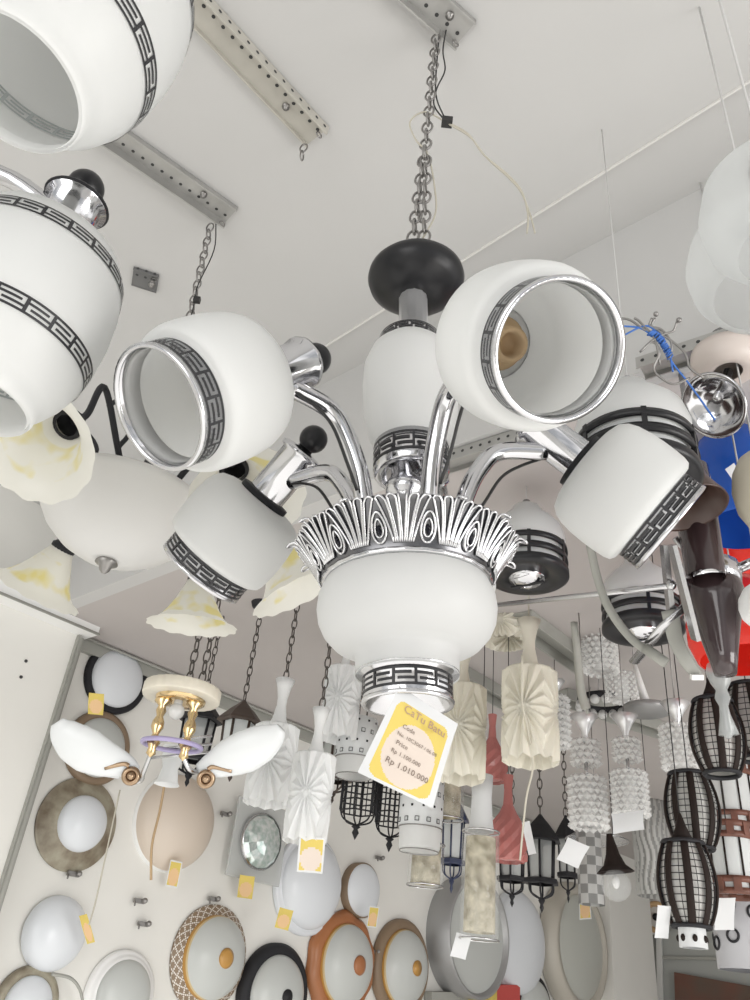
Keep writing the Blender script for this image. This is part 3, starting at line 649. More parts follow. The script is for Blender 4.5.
# ------------------------------------------------------------------ crystal pendants
def crystal(label, px, py, wpx, hpx, d, cone=True, tiers=2):
    p = at(px, py, d); R = wpx*.5*d/F0; H = hpx*d/F0
    o = thing('crystal_pendant', label, 'pendant lamp', Matrix.Translation(p), 'crystal bead cylinder pendants')
    def tier(name, r, z0, z1, n, rows):
        mb = MB(); br = (z0-z1)/rows*.5
        for j in range(rows):
            for i in range(n):
                t = TAU*(i+.5*(j % 2))/n; z = z0-(j+.5)*(z0-z1)/rows
                M = T(r*math.cos(t), r*math.sin(t), z)
                mb.add([(0, 0, br*1.15), (br*1.3, 0, 0), (0, br*1.3, 0), (-br*1.3, 0, 0), (0, -br*1.3, 0), (0, 0, -br*1.15)], [[0, 1, 2], [0, 2, 3], [0, 3, 4], [0, 4, 1], [5, 2, 1], [5, 3, 2], [5, 4, 3], [5, 1, 4]], 0, M @ Matrix.Rotation(t, 4, 'Z'), False)
        mb.lathe([(.2*r, z0), (r*1.02, z0), (r*1.02, z0-.004)], 40, None, 1); mb.lathe([(r*.86, z0), (r*.86, z1)], 32, None, 1)
        mb.build(name, [M_bead, M_clear], o)
    tier('bead_cylinder', R*.90, H*.5, -H*.5, 15, 8)
    mb = MB(); mb.lathe([(R*.4, H*.45), (R*.4, -H*.42), (1e-5, -H*.42)], 24); mb.build('inner_tube', M_crystal, o)
    zt = H*.5
    if tiers > 1:
        mb = MB(); mb.tube([(0, 0, zt-.01), (0, 0, zt+.3*H)], R*.10, 10); mb.build('link_rod', M_chrome2, o)
        tier('upper_tier', R*.68, zt+.75*H, zt+.22*H, 11, 4); zt += .78*H
    if cone:
        c = R*.78
        mb = MB(); mb.lathe([(c*.15, zt-.01), (c*.25, zt+c*.4), (c*.55, zt+c*1.0), (c, zt+c*1.65), (c*.8, zt+c*1.72), (c*.1, zt+c*1.7)], 32); mb.build('chrome_cone', M_chrome3, o)
        zt += c*1.65
    hang(o, p, zt, M_link, .002, cup=False)
    return p
crystal('crystal bead pendant left of its twin, above the tilted white tags', 588, 803, 38, 50, 2.5)
crystal('crystal bead pendant with a white tag overlapping its lower end', 630, 794, 36, 44, 2.45)
crystal('crystal bead pendant beside the upper dark bamboo lantern', 680, 748, 38, 44, 2.4, True, 1)
crystal('highest crystal bead pendant, just left of the curved grey tube', 600, 652, 36, 44, 3.0)
crystal('faint crystal bead pendant right beside the cream pleated pendant', 556, 722, 26, 52, 3.0, True, 1)
crystal('crystal bead pendant without a cone, left of the flat grey disc pendant stem', 622, 688, 34, 26, 3.0, False, 1)

def lantern_ring(label, px, py, d, Rp, name='ring_pendant'):
    p = at(px, py, d); R = Rp*d/F0; o = thing(name, label, 'pendant lamp', Matrix.Translation(p))
    mb = MB(); mb.lathe([(R*.86, .012), (R, .012), (R, -.012), (R*.86, -.012), (R*.86, .012)], 40); mb.build('ring', M_blackm, o)
    mb = MB()
    for k in range(14): a = TAU*k/14; mb.ball(.020, T(R*.92*math.cos(a), R*.92*math.sin(a), -.02), 0, 10)
    mb.build('crystal_beads', M_crystal, o); mb = MB()
    for k in range(3): a = TAU*k/3; mb.tube([(R*.9*math.cos(a), R*.9*math.sin(a), 0), (0, 0, .3)], .003, 6)
    mb.build('suspension_wires', M_link, o); hang(o, p, .3, M_link, .0025, cup=False)
lantern_ring('black ring pendant with crystal beads, right of the cream pleated pendants', 604, 702, 3.35, 26)
p = at(647, 711, 2.65); o = thing('disc_pendant', 'flat grey disc pendant with a pale tapered stem', 'pendant lamp', Matrix.Translation(p)); 
mb = MB(); mb.lathe([(1e-5, .022), (.05, .02), (.076, .014), (.079, .0), (.074, -.005), (1e-5, -.008)], 48); mb.build('disc', M_metaldrum, o)
mb = MB(); mb.tube([(0, 0, .02), (-.03, 0, .17)], [.016, .006], 12); mb.build('tapered_stem', M_white, o); hang(o, p+Vector((-.03, 0, 0)), .16, M_link, .0025, cup=False)
mb = MB(); g2 = lambda x, y: at(x, y, 2.3); mb.tube(spline([g2(574, 622), g2(577, 650), g2(581, 690), g2(586, 708)], 6), [.010+.004*k/18 for k in range(19)], 10); mb.tube([g2(586, 708), g2(588, 714)], .004, 8)
tag(mb.build('hanging_rod', M_trim), 'thin grey tapered rod hanging between the cream pleated pendant and crystals', 'rod')

# ------------------------------------------------------------------ bamboo cage lanterns, wooden lanterns
def bamboo(label, px, py, wpx, hpx, d, cap=True, under=False):
    p = at(px, py, d); R = wpx*.5*d/F0; H = hpx*d/F0
    o = thing('bamboo_lantern', label, 'lantern', Matrix.Translation(p), 'dark bamboo cage lanterns')
    pf = lambda t: R*(.50+.50*math.sin(PI*(.12+.76*t))**.9) if t > .5 else R*(.62+.38*math.sin(PI*(.0+1.0*t))**.8)
    pts = lambda s: [(pf(1-k/12)*s, H*.5-H*k/12) for k in range(13)]
    mb = MB(); mb.lathe(pts(.88), 40); mb.build('paper_liner', mat('pale_lantern_liner', (.76, .75, .72), .6, transl=.2, noise=.2, nscale=25), o)
    mb = MB()
    for k in range(9):
        a = TAU*k/9+.2; mb.tube([(r*math.cos(a), r*math.sin(a), z) for r, z in pts(1.0)], R*.135, 8, 0, None, .35, (math.cos(a), math.sin(a), 0))
    mb.build('slats', M_bamboo, o)
    mb = MB()
    for k in range(1, 12): r, z = pts(.95)[k]; mb.torus(r, .0011, T(0, 0, z), 0, 36, 5)
    for k in range(20):
        a = TAU*k/20; mb.tube([(r*math.cos(a), r*math.sin(a), z) for r, z in pts(.95)], .0009, 5)
    for s_, z in ((pf(0), -H*.5), (pf(1), H*.5)): mb.torus(s_, .006, T(0, 0, z), 0, 36, 6)
    mb.build('wire_hoops', M_blackm, o)
    if cap: mb = MB(); c = R*.42; mb.lathe([(c*.12, H*.5+c*2.5), (c*.45, H*.5+c*1.4), (c, H*.5+c*.1), (c*.6, H*.5+c*.05)], 28); mb.build('conical_cap', M_bamboo, o); mb = MB(); mb.lathe([(c*.6, H*.5+c*.25), (c*1.0, H*.5+c*.1), (c*1.0, H*.5-c*.4)], 28); mb.build('collar', M_white, o)
    if under:
        mb = MB(); mb.lathe([(R*.45, -H*.5+.01), (R*.47, -H*.74), (R*.40, -H*.74)], 36)
        for k in range(7): a = TAU*k/7; mb.ball(R*.09, T(R*.46*math.cos(a), R*.46*math.sin(a), -H*.64), 1, 8, 1.3)
        mb.build('white_collar_shade', [M_paper, M_bamboo], o)
    hang(o, p, H*.5+(R*.42*2.4 if cap else 0), M_wireb, .0016, cup=False)
bamboo('topmost dark bamboo cage lantern, below the brown glass cone', 717, 737, 52, 72, 2.0)
bamboo('middle dark bamboo cage lantern, without a cap, behind the lowest one', 692, 811, 52, 70, 2.15, False)
bamboo('lowest dark bamboo cage lantern with a white printed shade beneath', 687, 884, 56, 76, 1.95, True, True)
bamboo('dark bamboo cage lantern cut off by the right edge', 752, 722, 50, 72, 2.1, False)
def woodlant(label, px, py, wpx, hpx, d):
    p = at(px, py, d); R = wpx*.5*d/F0; H = hpx*d/F0; o = thing('wooden_lantern', label, 'lantern', Matrix.Translation(p), 'red-brown wooden lanterns')
    mb = MB(); mb.lathe([(R*.93, H*.48), (R*.93, -H*.48)], 40); mb.build('glass_cylinder', M_lantglass, o)
    for sg in (1, -1):
        mb = MB()
        for z in (.5*sg, .33*sg): mb.lathe([(R*.9, z*H+.008), (R*1.05, z*H+.008), (R*1.05, z*H-.008), (R*.9, z*H-.008), (R*.9, z*H+.008)], 40)
        for k in range(10): mb.box(.016, .020, H*.2, Matrix.Rotation(TAU*k/10, 4, 'Z') @ T(R*.97, 0, .415*sg*H))
        mb.build('wooden_frame', M_wood, o)
    mb = MB()
    for k in range(10): a = TAU*(k+.5)/10; mb.tube([(R*.96*math.cos(a), R*.96*math.sin(a), -H*.3), (R*.96*math.cos(a), R*.96*math.sin(a), H*.3)], .003, 6)
    mb.build('rods', M_bamboo, o); hang(o, p, H*.5, M_wireb, .0018, cup=False)
woodlant('upper red-brown wooden lantern with glass cylinder, right of the bamboo cages', 728, 796, 50, 62, 2.7)
woodlant('lower red-brown wooden lantern with a white tag under it', 731, 860, 50, 62, 2.25)
woodlant('red-brown wooden lantern cut off at the right edge, lower of its row', 782, 850, 50, 80, 2.9)
p = at(742, 925, 2.6); o = thing('printed_cylinder_pendant', 'grey cylinder shade printed with dark rings at the bottom right edge', 'pendant lamp', Matrix.Translation(p))
mb = MB(); mb.lathe([(.06, .13), (.09, .13), (.09, -.13), (.085, -.13)], 40)
for k in range(8):
    a = TAU*k/8
    for z in (-.06, .03): mb.torus(.018, .004, fr((.091*math.cos(a), .091*math.sin(a), z+(k % 2)*.02), (math.cos(a), math.sin(a), 0)), 1, 16, 5)
mb.build('glass_shade', [mat('grey_violet_glass', (.42, .42, .44), .3), M_blackm], o); hang(o, p, .13, M_wireb, .0015, cup=False)

# ------------------------------------------------------------------ red bottles, gold cylinders, dotted cylinders, checker, smoked, bulb lamp
def bottle(label, px, py, wpx, d):
    p = at(px, py, d); R = wpx*.5*d/F0; o = thing('red_glass_pendant', label, 'pendant lamp', Matrix.Translation(p), 'red bottle-shaped glass pendants')
    def fn(r, z, a, j): return (r*(1+(.07*math.cos(8*a+PI*(j % 2)) if z < .9*R else 0)), z)
    mb = MB(); mb.lathe([(.80*R, -1.3*R), (.97*R, -1.25*R), (1.0*R, -.9*R), (1.02*R, -.5*R), (1.0*R, -.1*R), (.95*R, .3*R), (.80*R, .7*R), (.5*R, 1.15*R), (.28*R, 1.6*R), (.22*R, 2.4*R), (.3*R, 3.2*R), (.1*R, 3.2*R)], 16, None, 0, fn=fn, smooth=False); mb.build('bottle_shade', M_redglass, o)
    mb = MB(); mb.lathe([(.55*R, -1.15*R), (.6*R, 0), (.3*R, 1.0*R)], 28); mb.build('inner_liner', mat('pink_inner_glass', (.82, .52, .50), .3, transl=.3), o); hang(o, p, 3.1*R, M_wireb, .0015, cup=False)  # paler pink inner glass, no emission
bottle('upper small red bottle-shaped glass pendant, between the cream pleated pendants', 492, 762, 30, 2.8)
bottle('lower red bottle-shaped glass pendant beside the gold flecked cylinder', 508, 836, 37, 2.6)
def goldcyl(label, px, py, wpx, hpx, d, neck=True):
    p = at(px, py, d); R = wpx*.5*d/F0; H = hpx*d/F0; o = thing('gold_cylinder_pendant', label, 'pendant lamp', Matrix.Translation(p), 'gold flecked glass cylinder pendants')
    mb = MB(); mb.lathe([(R*.80, H*.44), (R*.82, -H*.44)], 40); mb.build('patterned_liner', M_amberpat, o)
    mb = MB(); mb.lathe([(R*.3, H*.5), (R, H*.5), (R, -H*.5), (R*.94, -H*.5)], 40); mb.build('glass_cylinder', M_clear, o)
    for z in (.5, -.5): mb = MB(); mb.torus(R, R*.045, T(0, 0, z*H), 0, 40, 6); mb.build('rim', M_chrome2, o)
    if neck: mb = MB(); mb.lathe([(R*.7, H*.5), (R*.62, H*.62), (R*.55, H*.85), (R*.62, H*1.08), (R*.1, H*1.08)], 28); mb.build('white_neck', M_paper, o)
    hang(o, p, H*(1.05 if neck else .5), M_wireb, .0015, cup=False)
goldcyl('tall gold flecked glass cylinder pendant with a white neck at bottom centre', 480, 884, 38, 98, 2.3)
goldcyl('short gold flecked glass cylinder below the dotted white shade', 426, 865, 36, 38, 2.75, False)
goldcyl('short gold flecked glass cylinder just behind the price tag edge', 447, 797, 34, 42, 2.8, False)
def dotted(label, px, py, wpx, hpx, d):
    p = at(px, py, d); R = wpx*.5*d/F0; H = hpx*d/F0; o = thing('dotted_cylinder_pendant', label, 'pendant lamp', Matrix.Translation(p), 'white dotted cylinder pendants')
    mb = MB(); mb.lathe([(R*.4, H*.5), (R, H*.5), (R, -H*.2), (R*.97, -H*.2)], 48)
    for rw in range(4):
        for k in range(12):
            a = TAU*(k+.5*(rw % 2))/12; z = H*(.42-.18*rw); s_ = R*(.10 if rw % 2 else .05)
            mb.box(.002, s_*2, s_*2, Matrix.Rotation(a, 4, 'Z') @ T(R, 0, z), 1)
            if rw % 2: mb.box(.003, s_*1.4, s_*1.4, Matrix.Rotation(a, 4, 'Z') @ T(R, 0, z), 0)
    mb.build('dotted_shade', [M_opal2, M_blackm], o)
    mb = MB(); mb.lathe([(R*.96, -H*.2), (R*.94, -H*.22), (R*.92, -H*.45), (R*.86, -H*.5), (R*.8, -H*.5)], 48); mb.build('plain_collar', M_opal, o)
    mb = MB(); mb.torus(R*.99, R*.03, T(0, 0, -H*.2), 0, 40, 6); mb.torus(R*.87, R*.025, T(0, 0, -H*.5), 0, 40, 6); mb.build('dark_rims', M_link, o)
    hang(o, p, H*.5, M_wireb, .0015, cup=False)
dotted('white dotted cylinder pendant at left behind the price tag', 356, 748, 40, 56, 2.7)
dotted('white dotted cylinder pendant below the price tag', 421, 814, 44, 70, 2.6)
p = at(590, 862, 2.7); R = .042; o = thing('checkered_pendant', 'narrow grey checkered glass cylinder pendant beside the clear bulb lamp', 'pendant lamp', Matrix.Translation(p))
mb = MB(); mb.lathe([(R, .13-.26*k/9) for k in range(10)], 36, None, 0, mif=lambda i, j: (i//4+j) % 2, fn=lambda r, z, a, j: (r*(1+.02*math.cos(9*a)), z)); mb.lathe([(R, .13), (.01, .13)], 36); mb.build('checkered_shade', [M_chk1, M_chk2], o); hang(o, p, .13, M_wireb, .0015, cup=False)
p = at(615, 868, 2.5); o = thing('bulb_pendant', 'black trumpet pendant with a clear round bulb', 'pendant lamp', Matrix.Translation(p))
mb = MB(); mb.lathe([(.009, .10), (.014, .075), (.021, .04), (.034, .008), (.058, -.012), (.054, -.012), (.02, .02)], 36, fr((0, 0, 0), Vector((-.12, 0, 1)))); mb.build('black_trumpet', M_bamboo, o)
mb = MB(); mb.ball(.046, T(.0, 0, -.050), 0, 24); mb.build('clear_bulb', M_clear, o); mb = MB(); mb.ball(.012, T(0, 0, -.04), 0, 10, 1.6); mb.build('filament', M_white, o); hang(o, p, .097, M_wireb, .0015, cup=False)
p = at(652, 848, 2.9); R = .062; o = thing('smoked_glass_pendant', 'smoky grey wavy-ribbed glass pendant behind the bamboo cages', 'pendant lamp', Matrix.Translation(p))
mb = MB(); mb.lathe([(.02, .165)]+[(R, .16-.32*k/24) for k in range(25)], 96, None, 0, fn=lambda r, z, a, j: (r*(1+(.05*math.sin(18*a+2.2*math.sin(z*38)) if j else 0)), z), mif=lambda i, j: 1 if math.sin(18*TAU*i/96+2.2*math.sin((.16-.32*j/24)*38)) < -.2 else 0); mb.build('wavy_shade', [M_smoke, mat('smoked_groove', (.28, .28, .27), .3)], o); hang(o, p, .16, M_wireb, .0015, cup=False)
p = at(597, 838, 2.98); o = thing('glass_disc_pendant', 'thin clear glass disc pendant seen edge-on among the crystals', 'pendant lamp', Matrix.Translation(p))
mb = MB(); mb.lathe([(1e-5, .02), (.08, .014), (.115, -.006), (.113, -.010), (.08, .009), (1e-5, .015)], 48); mb.build('disc', M_clear, o); mb = MB(); mb.torus(.114, .0022, T(0, 0, -.008), 0, 48, 6); mb.build('rim', M_chrome2, o); hang(o, p, .02, M_link, .002, cup=False)

# ------------------------------------------------------------------ black cage lanterns and carriage lanterns
def cage(label, px, py, wpx, hpx, d):
    p = at(px, py, d); R = wpx*.5*d/F0; H = hpx*d/F0; o = thing('cage_lantern', label, 'lantern', Matrix.Translation(p), 'black wire cage lanterns')
    mb = MB(); n = 6; P = lambda k, z, s=1.: (R*s*math.cos(TAU*k/n+.3), R*s*math.sin(TAU*k/n+.3), z)
    for z in (.5, .3, .1, -.1, -.28): 
        for k in range(n): mb.tube([P(k, z*H), P(k+1, z*H)], .0028, 5)
    for k in range(n):
        mb.tube([P(k, .5*H), P(k, -.28*H)], .004, 6)
        for f in (.33, .67):
            a, b = Vector(P(k, .5*H)).lerp(Vector(P(k+1, .5*H)), f), Vector(P(k, -.28*H)).lerp(Vector(P(k+1, -.28*H)), f); mb.tube([a, b], .002, 5)
        mb.tube(spline([P(k, -.28*H), P(k, -.42*H, .75), (0, 0, -.5*H)], 4), .003, 5)
        mb.tube([P(k, .5*H), (0, 0, .66*H)], .003, 5)
    mb.build('wire_cage', M_blackm, o)
    mb = MB(); mb.lathe([(.004, -.48*H), (.016, -.52*H), (.007, -.56*H), (.012, -.62*H), (.004, -.70*H), (1e-5, -.74*H)], 14); mb.build('finial', M_blackm, o); hang(o, p, .66*H, M_brasschain, .003, cup=False)
cage('left black wire cage lantern partly behind the price tag', 359, 796, 36, 56, 2.75)
cage('right black wire cage lantern, next to the dotted cylinder', 392, 808, 32, 56, 2.95)
def carriage(label, px, py, wpx, hpx, d, m=M_blackm, glass=M_clearg, chain=True, cup=False):
    p = at(px, py, d); R = wpx*.5*d/F0; H = hpx*d/F0; o = thing('carriage_lantern', label, 'lantern', Matrix.Translation(p), 'carriage-style lanterns'); n = 6
    mb = MB(); mb.lathe([(R*.05, H*.62), (R*.25, H*.55), (R*.55, H*.46), (R*1.0, H*.30), (R*1.05, H*.26), (R*.8, H*.25)], n, Matrix.Rotation(.2, 4, 'Z'), 0, None, None, None, False); mb.build('roof', m, o)
    mb = MB(); mb.lathe([(R*.68, H*.26), (R*.60, -H*.22)], n, Matrix.Rotation(.2, 4, 'Z'), 0, None, None, None, False); mb.build('glass', glass, o)
    mb = MB()
    for k in range(n):
        a = TAU*k/n+.2; mb.tube([(R*.70*math.cos(a), R*.70*math.sin(a), H*.27), (R*.62*math.cos(a), R*.62*math.sin(a), -H*.23)], R*.06, 6)
        mb.tube(spline([(R*.62*math.cos(a), R*.62*math.sin(a), -H*.25), (R*.55*math.cos(a), R*.55*math.sin(a), -H*.38), (0, 0, -H*.46)], 4), R*.045, 6)
    mb.lathe([(R*.62, -H*.20), (R*.86, -H*.22), (R*.86, -H*.27), (R*.62, -H*.28)], n, Matrix.Rotation(.2, 4, 'Z'), 0, None, None, None, False)
    mb.lathe([(R*.05, -H*.42), (R*.16, -H*.47), (R*.07, -H*.52), (R*.10, -H*.56), (1e-5, -H*.62)], 12); mb.build('frame', m, o)
    hang(o, p, H*.6, M_brasschain, .003, chain=chain, cup=cup)
carriage('black hexagonal carriage lantern right of the lower red bottle pendant', 541, 862, 42, 74, 2.9)
carriage('black carriage lantern hidden behind the lower red bottle pendant', 512, 862, 38, 66, 3.2)
carriage('dark navy carriage lantern between the dotted and gold cylinders', 453, 842, 32, 76, 3.1, M_navy, M_lantglass)
carriage('dark brown carriage lantern above the right banana-shaped glass', 237, 740, 46, 66, 2.75, mat('brown_lantern_metal', (.07, .05, .04), .5), M_lantglass, True, True)
carriage('small black carriage lantern behind the tilted white tag', 567, 858, 26, 66, 3.3)
carriage('black carriage lantern behind the gold ceiling fixture', 196, 740, 46, 74, 2.9)
carriage('dark brown carriage lantern tucked behind the white pleated pendants', 336, 762, 44, 66, 2.95, mat('brown_lantern_metal', (.07, .05, .04), .5), M_domegrey)

# ------------------------------------------------------------------ gold fixture with two banana-shaped glasses
gd = 2.2; gp = at(182, 694, gd)
gf = thing('ceiling_fixture', 'brass fixture with two white banana-shaped glasses and a purple ring', 'ceiling lamp', Matrix.Translation(gp))
G = lambda x, y, dd=0.: at(x, y, gd+dd)
mb = MB(); Rg = 38*gd/F0; mb.lathe([(1e-5, .018), (Rg*.97, .018), (Rg, .015), (Rg, -.011), (Rg*.985, -.0145), (Rg*.96, -.015), (Rg*.70, -.015), (1e-5, -.015)], 96, None, 0, fn=lambda r, z, a, j: (r*(1+(.018*abs(math.cos(12*a)) if 1 <= j <= 5 else 0)), z)); mb.build('scalloped_canopy', M_gold, gf)
mb = MB(); mb.lathe([(Rg*.66, -.012), (Rg*.64, -.022), (Rg*.3, -.026), (1e-5, -.026)], 48); mb.build('brass_plate', M_brass, gf)
for sx in (-1, 1):
    xo = sx*.043
    mb = MB(); mb.lathe([(.020, -.02), (.024, -.03), (.010, -.042), (.014, -.055), (.009, -.07), (.016, -.085), (.017, -.10), (.008, -.118), (.012, -.13), (.018, -.14), (.010, -.155), (.013, -.17), (1e-5, -.18)], 24, T(xo, -.01, 0)); mb.build('turned_post', M_brass, gf)
    e = gp+Vector((xo, -.01, -.17))
    tgt = G(142, 776, -.05) if sx < 0 else G(200, 768, -.05)
    pts = [e, (e+tgt)/2+Vector((0, -.01, -.02)), tgt+Vector((0, 0, -.012)), tgt+Vector((sx*.03, 0, -.022))]
    mb = MB(); mb.tube(spline(pts, 6), .006, 10); mb.build('curved_arm', M_chrome2, gf, world=True)
    cx, cy = ((131, 776) if sx < 0 else (206, 779))
    mb = MB(); mb.torus(.017, .008, fr(G(cx, cy, -.08), EO-gp), 0, 24, 8); mb.tube(spline([G(cx-sx*(-2), cy-10, -.08), G(cx+sx*8, cy-12, -.08), G(cx+sx*26, cy-8, -.08)], 5), .006, 8); mb.ball(.010, Matrix.Translation(G(cx, cy, -.09)), 0, 12); mb.build('brass_scroll', mat('antique_brass', (.42, .30, .20), .3, metal=1), gf, world=True)
    if sx < 0: key = [(57, 722, 7), (63, 731, 15), (74, 742, 20.5), (88, 751, 22), (103, 758, 19), (118, 763, 14.5), (130, 767, 10), (138, 770, 4)]
    else: key = [(197, 768, 4), (206, 766, 10), (217, 763, 15), (231, 757, 19.5), (246, 751, 21.5), (262, 743, 19), (274, 735, 13), (281, 728, 6)]
    P_ = spline([G(x, y, -.06) for x, y, r in key], 5); rr = []
    for i in range(len(P_)):
        t = i/5; k = min(int(t), len(key)-2); f = t-k; rr.append((key[k][2]*(1-f)+key[k+1][2]*f)*(gd-.06)/F0)
    mb = MB(); mb.tube(P_, rr, 28, 0, None, .55, AF); mb.build('banana_glass', mat('white_banana_glass', (.86, .88, .89), .25, transl=.2), gf, world=True)
mb = MB(); mb.torus(.078, .0065, T(0, .02, -.135) @ Matrix.Rotation(.06, 4, 'X'), 0, 44, 8); mb.build('purple_ring', M_purple, gf)
mb = MB(); mb.ball(.022, T(0, -.02, -.055), 0, 16); mb.tube([(0, -.02, -.02), (0, -.02, -.045)], .012, 10); mb.build('glass_bead', M_crystal, gf)
mb = MB(); S = Matrix.Translation(G(171, 765, .1)-gp); mb.lathe([(.034, .050), (.030, .02), (.022, -.01), (.030, -.045), (.036, -.055)], 28, S); mb.build('white_glass_sleeve', M_opal2, gf)
mb = MB()
for y in (742, 750, 758): mb.tube([G(150, y, .02), G(212, y-6, .02)], .004, 8)
mb.build('wire_bars', M_chrome2, gf, world=True)
mb = MB()
for x in (188, 201): a = G(x, 684); chain_mb(mb, Vector((a.x, a.y, EYE+ZLO)), a, .04, .010, .0024)
mb.build('hanging_chain', M_brasschain, gf, world=True)

# ------------------------------------------------------------------ wall lamps
def wall_lamp(label, px, py, Rp, parts, name='wall_lamp', grp='round lamps on the back wall', off=0.0):
    p = onwall(px, py, off); R = Rp*wall_depth(px, py)/F0
    o = thing(name, label, 'wall lamp', fr(p, -WN, Vector((0, 0, 1))), grp)
    mb = MB(); mb.lathe([(.5*R, -.0), (.5*R, .04*R)], 20); mb.lathe([(.5*R, .04*R), (1e-5, .04*R)], 20); mb.build('back_plate', M_white, o)
    for nm, prof, m, kw in parts:
        kw = dict(kw); n = kw.pop('n', 64)
        mb = MB(); mb.lathe([(r*R, z*R) for r, z in prof], n, None, kw.pop('mi', 0), **kw); mb.build(nm, m, o)
    return o, p, R
def dome(r, h, z0=.1, n=16): return [(max(1e-5, r*math.cos(PI/2*k/n)), z0+h*math.sin(PI/2*k/n)) for k in range(n+1)]
rim = lambda r0, r1, z=.16: [(r0, .03), (r0+.0, .08), (r0*.98, z), ((r0+r1)/2, z+.06), (r1, z+.02), (r1*.97, z-.02)]
wall_lamp('dark-rimmed wall lamp with a white dome, highest at left with orange tag', 115, 679, 35, [('rim', [(1.0, .02), (1.0, .10), (.96, .15), (.86, .16), (.80, .13)], M_blackm, {}), ('glass_dome', dome(.82, .30, .12), M_bulbwhite, {})])
wall_lamp('grey-brown wall lamp half hidden by the left banana-shaped glass', 96, 748, 36, [('rim', rim(1, .78), M_brown, {}), ('glass_dome', dome(.8, .3, .15), M_domegrey, {})])
def leafmi(i, j): return 1 if (math.sin(i*.62)*math.sin(j*2.1+i*.2) > .25) else (2 if math.sin(i*.4+j*1.7) > .86 else 0)
wall_lamp('wall lamp with a wide bronze leaf-patterned rim and white centre dome', 76, 824, 44, [('patterned_rim', [(1, .02), (1.0, .06)]+[(1-.42*k/10, .06+.20*(k/10)) for k in range(11)], [M_bronze], dict(n=96)), ('glass_dome', dome(.60, .36, .24), M_bulbwhite, {})])
wall_lamp('peach globe wall lamp with a loose cord in front', 172, 822, 46, [('rim', [(1, .0), (1, .06), (.96, .1)], M_white, {}), ('glass_globe', dome(.97, .62, .08), M_peach, {})])
wall_lamp('plain milk glass globe wall lamp at lower left', 52, 933, 35, [('base', [(.9, 0), (.9, .12)], M_white, {}), ('glass_globe', dome(.97, .62, .1), M_bulbwhite, {})])
wall_lamp('bronze-rimmed wall lamp cut off at the bottom left corner', 24, 1005, 35, [('rim', rim(1, .72), M_bronze, {}), ('glass_dome', dome(.74, .34, .18), M_bulbwhite, {})])
wall_lamp('pale grey wall lamp with stepped white rim at the bottom edge', 118, 995, 40, [('stepped_rim', [(1, .02), (1, .10), (.92, .16), (.88, .16), (.86, .22), (.78, .24)], M_white, {}), ('glass_dome', dome(.78, .30, .22), M_domegrey, {})])
def lat(i, j): return 1 if ((i+j) % 6 == 0 or (i-j) % 6 == 0) else 0
wall_lamp('amber wall lamp with a white diamond lattice rim', 208, 957, 47, [('lattice_rim', [(1, .02), (1, .06)]+[(1-.24*k/11, .07+.12*k/11) for k in range(12)], [M_brown, M_lat], dict(n=168, mif=lat)), ('glass_dome', dome(.80, .42, .18), [M_domegrey, M_amber, M_amberlt], dict(mif=lambda i, j: 1 if j < 2 else (2 if j < 3 else 0))), ('centre_button', [(.18, .58), (.19, .61), (.12, .64), (1e-5, .65)], M_amber, {})])
wall_lamp('black-rimmed wall lamp with grey dome at the bottom edge', 270, 995, 46, [('rim', [(1.0, .02), (1.0, .15), (.93, .22), (.80, .24), (.74, .2)], M_blackm, {}), ('glass_dome', dome(.78, .36, .18), M_domegrey, {}), ('centre_button', [(.14, .52), (.14, .56), (1e-5, .58)], M_blackm, {})])
wall_lamp('amber wall lamp with a wide red-brown scalloped rim', 339, 964, 48, [('scalloped_rim', [(1, .02), (1, .08), (.92, .18), (.80, .21), (.72, .18)], M_redbrown, dict(fn=lambda r, z, a, j: (r*(1+.025*math.cos(10*a)), z))), ('glass_dome', dome(.76, .42, .16), [M_domegrey, M_amber, M_amberlt], dict(mif=lambda i, j: 1 if j < 2 else (2 if j < 3 else 0))), ('centre_button', [(.17, .56), (.18, .59), (.12, .62), (1e-5, .63)], M_redbrown, {})])
wall_lamp('amber wall lamp with a smooth brown rim, rightmost of the amber ones', 398, 967, 43, [('rim', [(1, .02), (1, .12), (.94, .18), (.84, .20), (.76, .16)], M_brown, {}), ('glass_dome', dome(.79, .42, .14), [M_domegrey, M_amber, M_amberlt], dict(mif=lambda i, j: 1 if j < 2 else (2 if j < 3 else 0))), ('centre_button', [(.15, .55), (.16, .58), (1e-5, .60)], M_amber, {})])
wall_lamp('large white ribbed dome wall lamp below the front pleated pendant', 306, 884, 46, [('ribbed_rim', [(1, .02), (1, .10), (.95, .13), (.93, .12), (.90, .17), (.86, .17)], M_bulbwhite, {}), ('glass_dome', dome(.88, .36, .16), M_bulbwhite, {})])
wall_lamp('small white dome wall lamp with a dark drum side', 357, 890, 25, [('drum_side', [(1, .0), (1, .34), (.94, .36)], M_brown, {}), ('glass_dome', dome(.95, .30, .34), M_bulbwhite, {})])
wall_lamp('deep grey metal drum wall lamp behind the tall gold cylinder', 458, 936, 53, [('drum', [(1, .0), (1, .50), (.97, .52), (.93, .50), (.9, .40), (.55, .36), (1e-5, .34)], [M_metaldrum], {}), ('glass_disc', [(.9, .42), (.6, .44), (.2, .45), (1e-5, .45)], M_domegrey, {})])
wall_lamp('plain white shallow wall lamp right of the grey metal drum', 514, 942, 47, [('rim', [(1, .02), (1, .1), (.96, .14)], M_bulbwhite, {}), ('glass_dome', dome(.96, .30, .12), M_bulbwhite, {})])
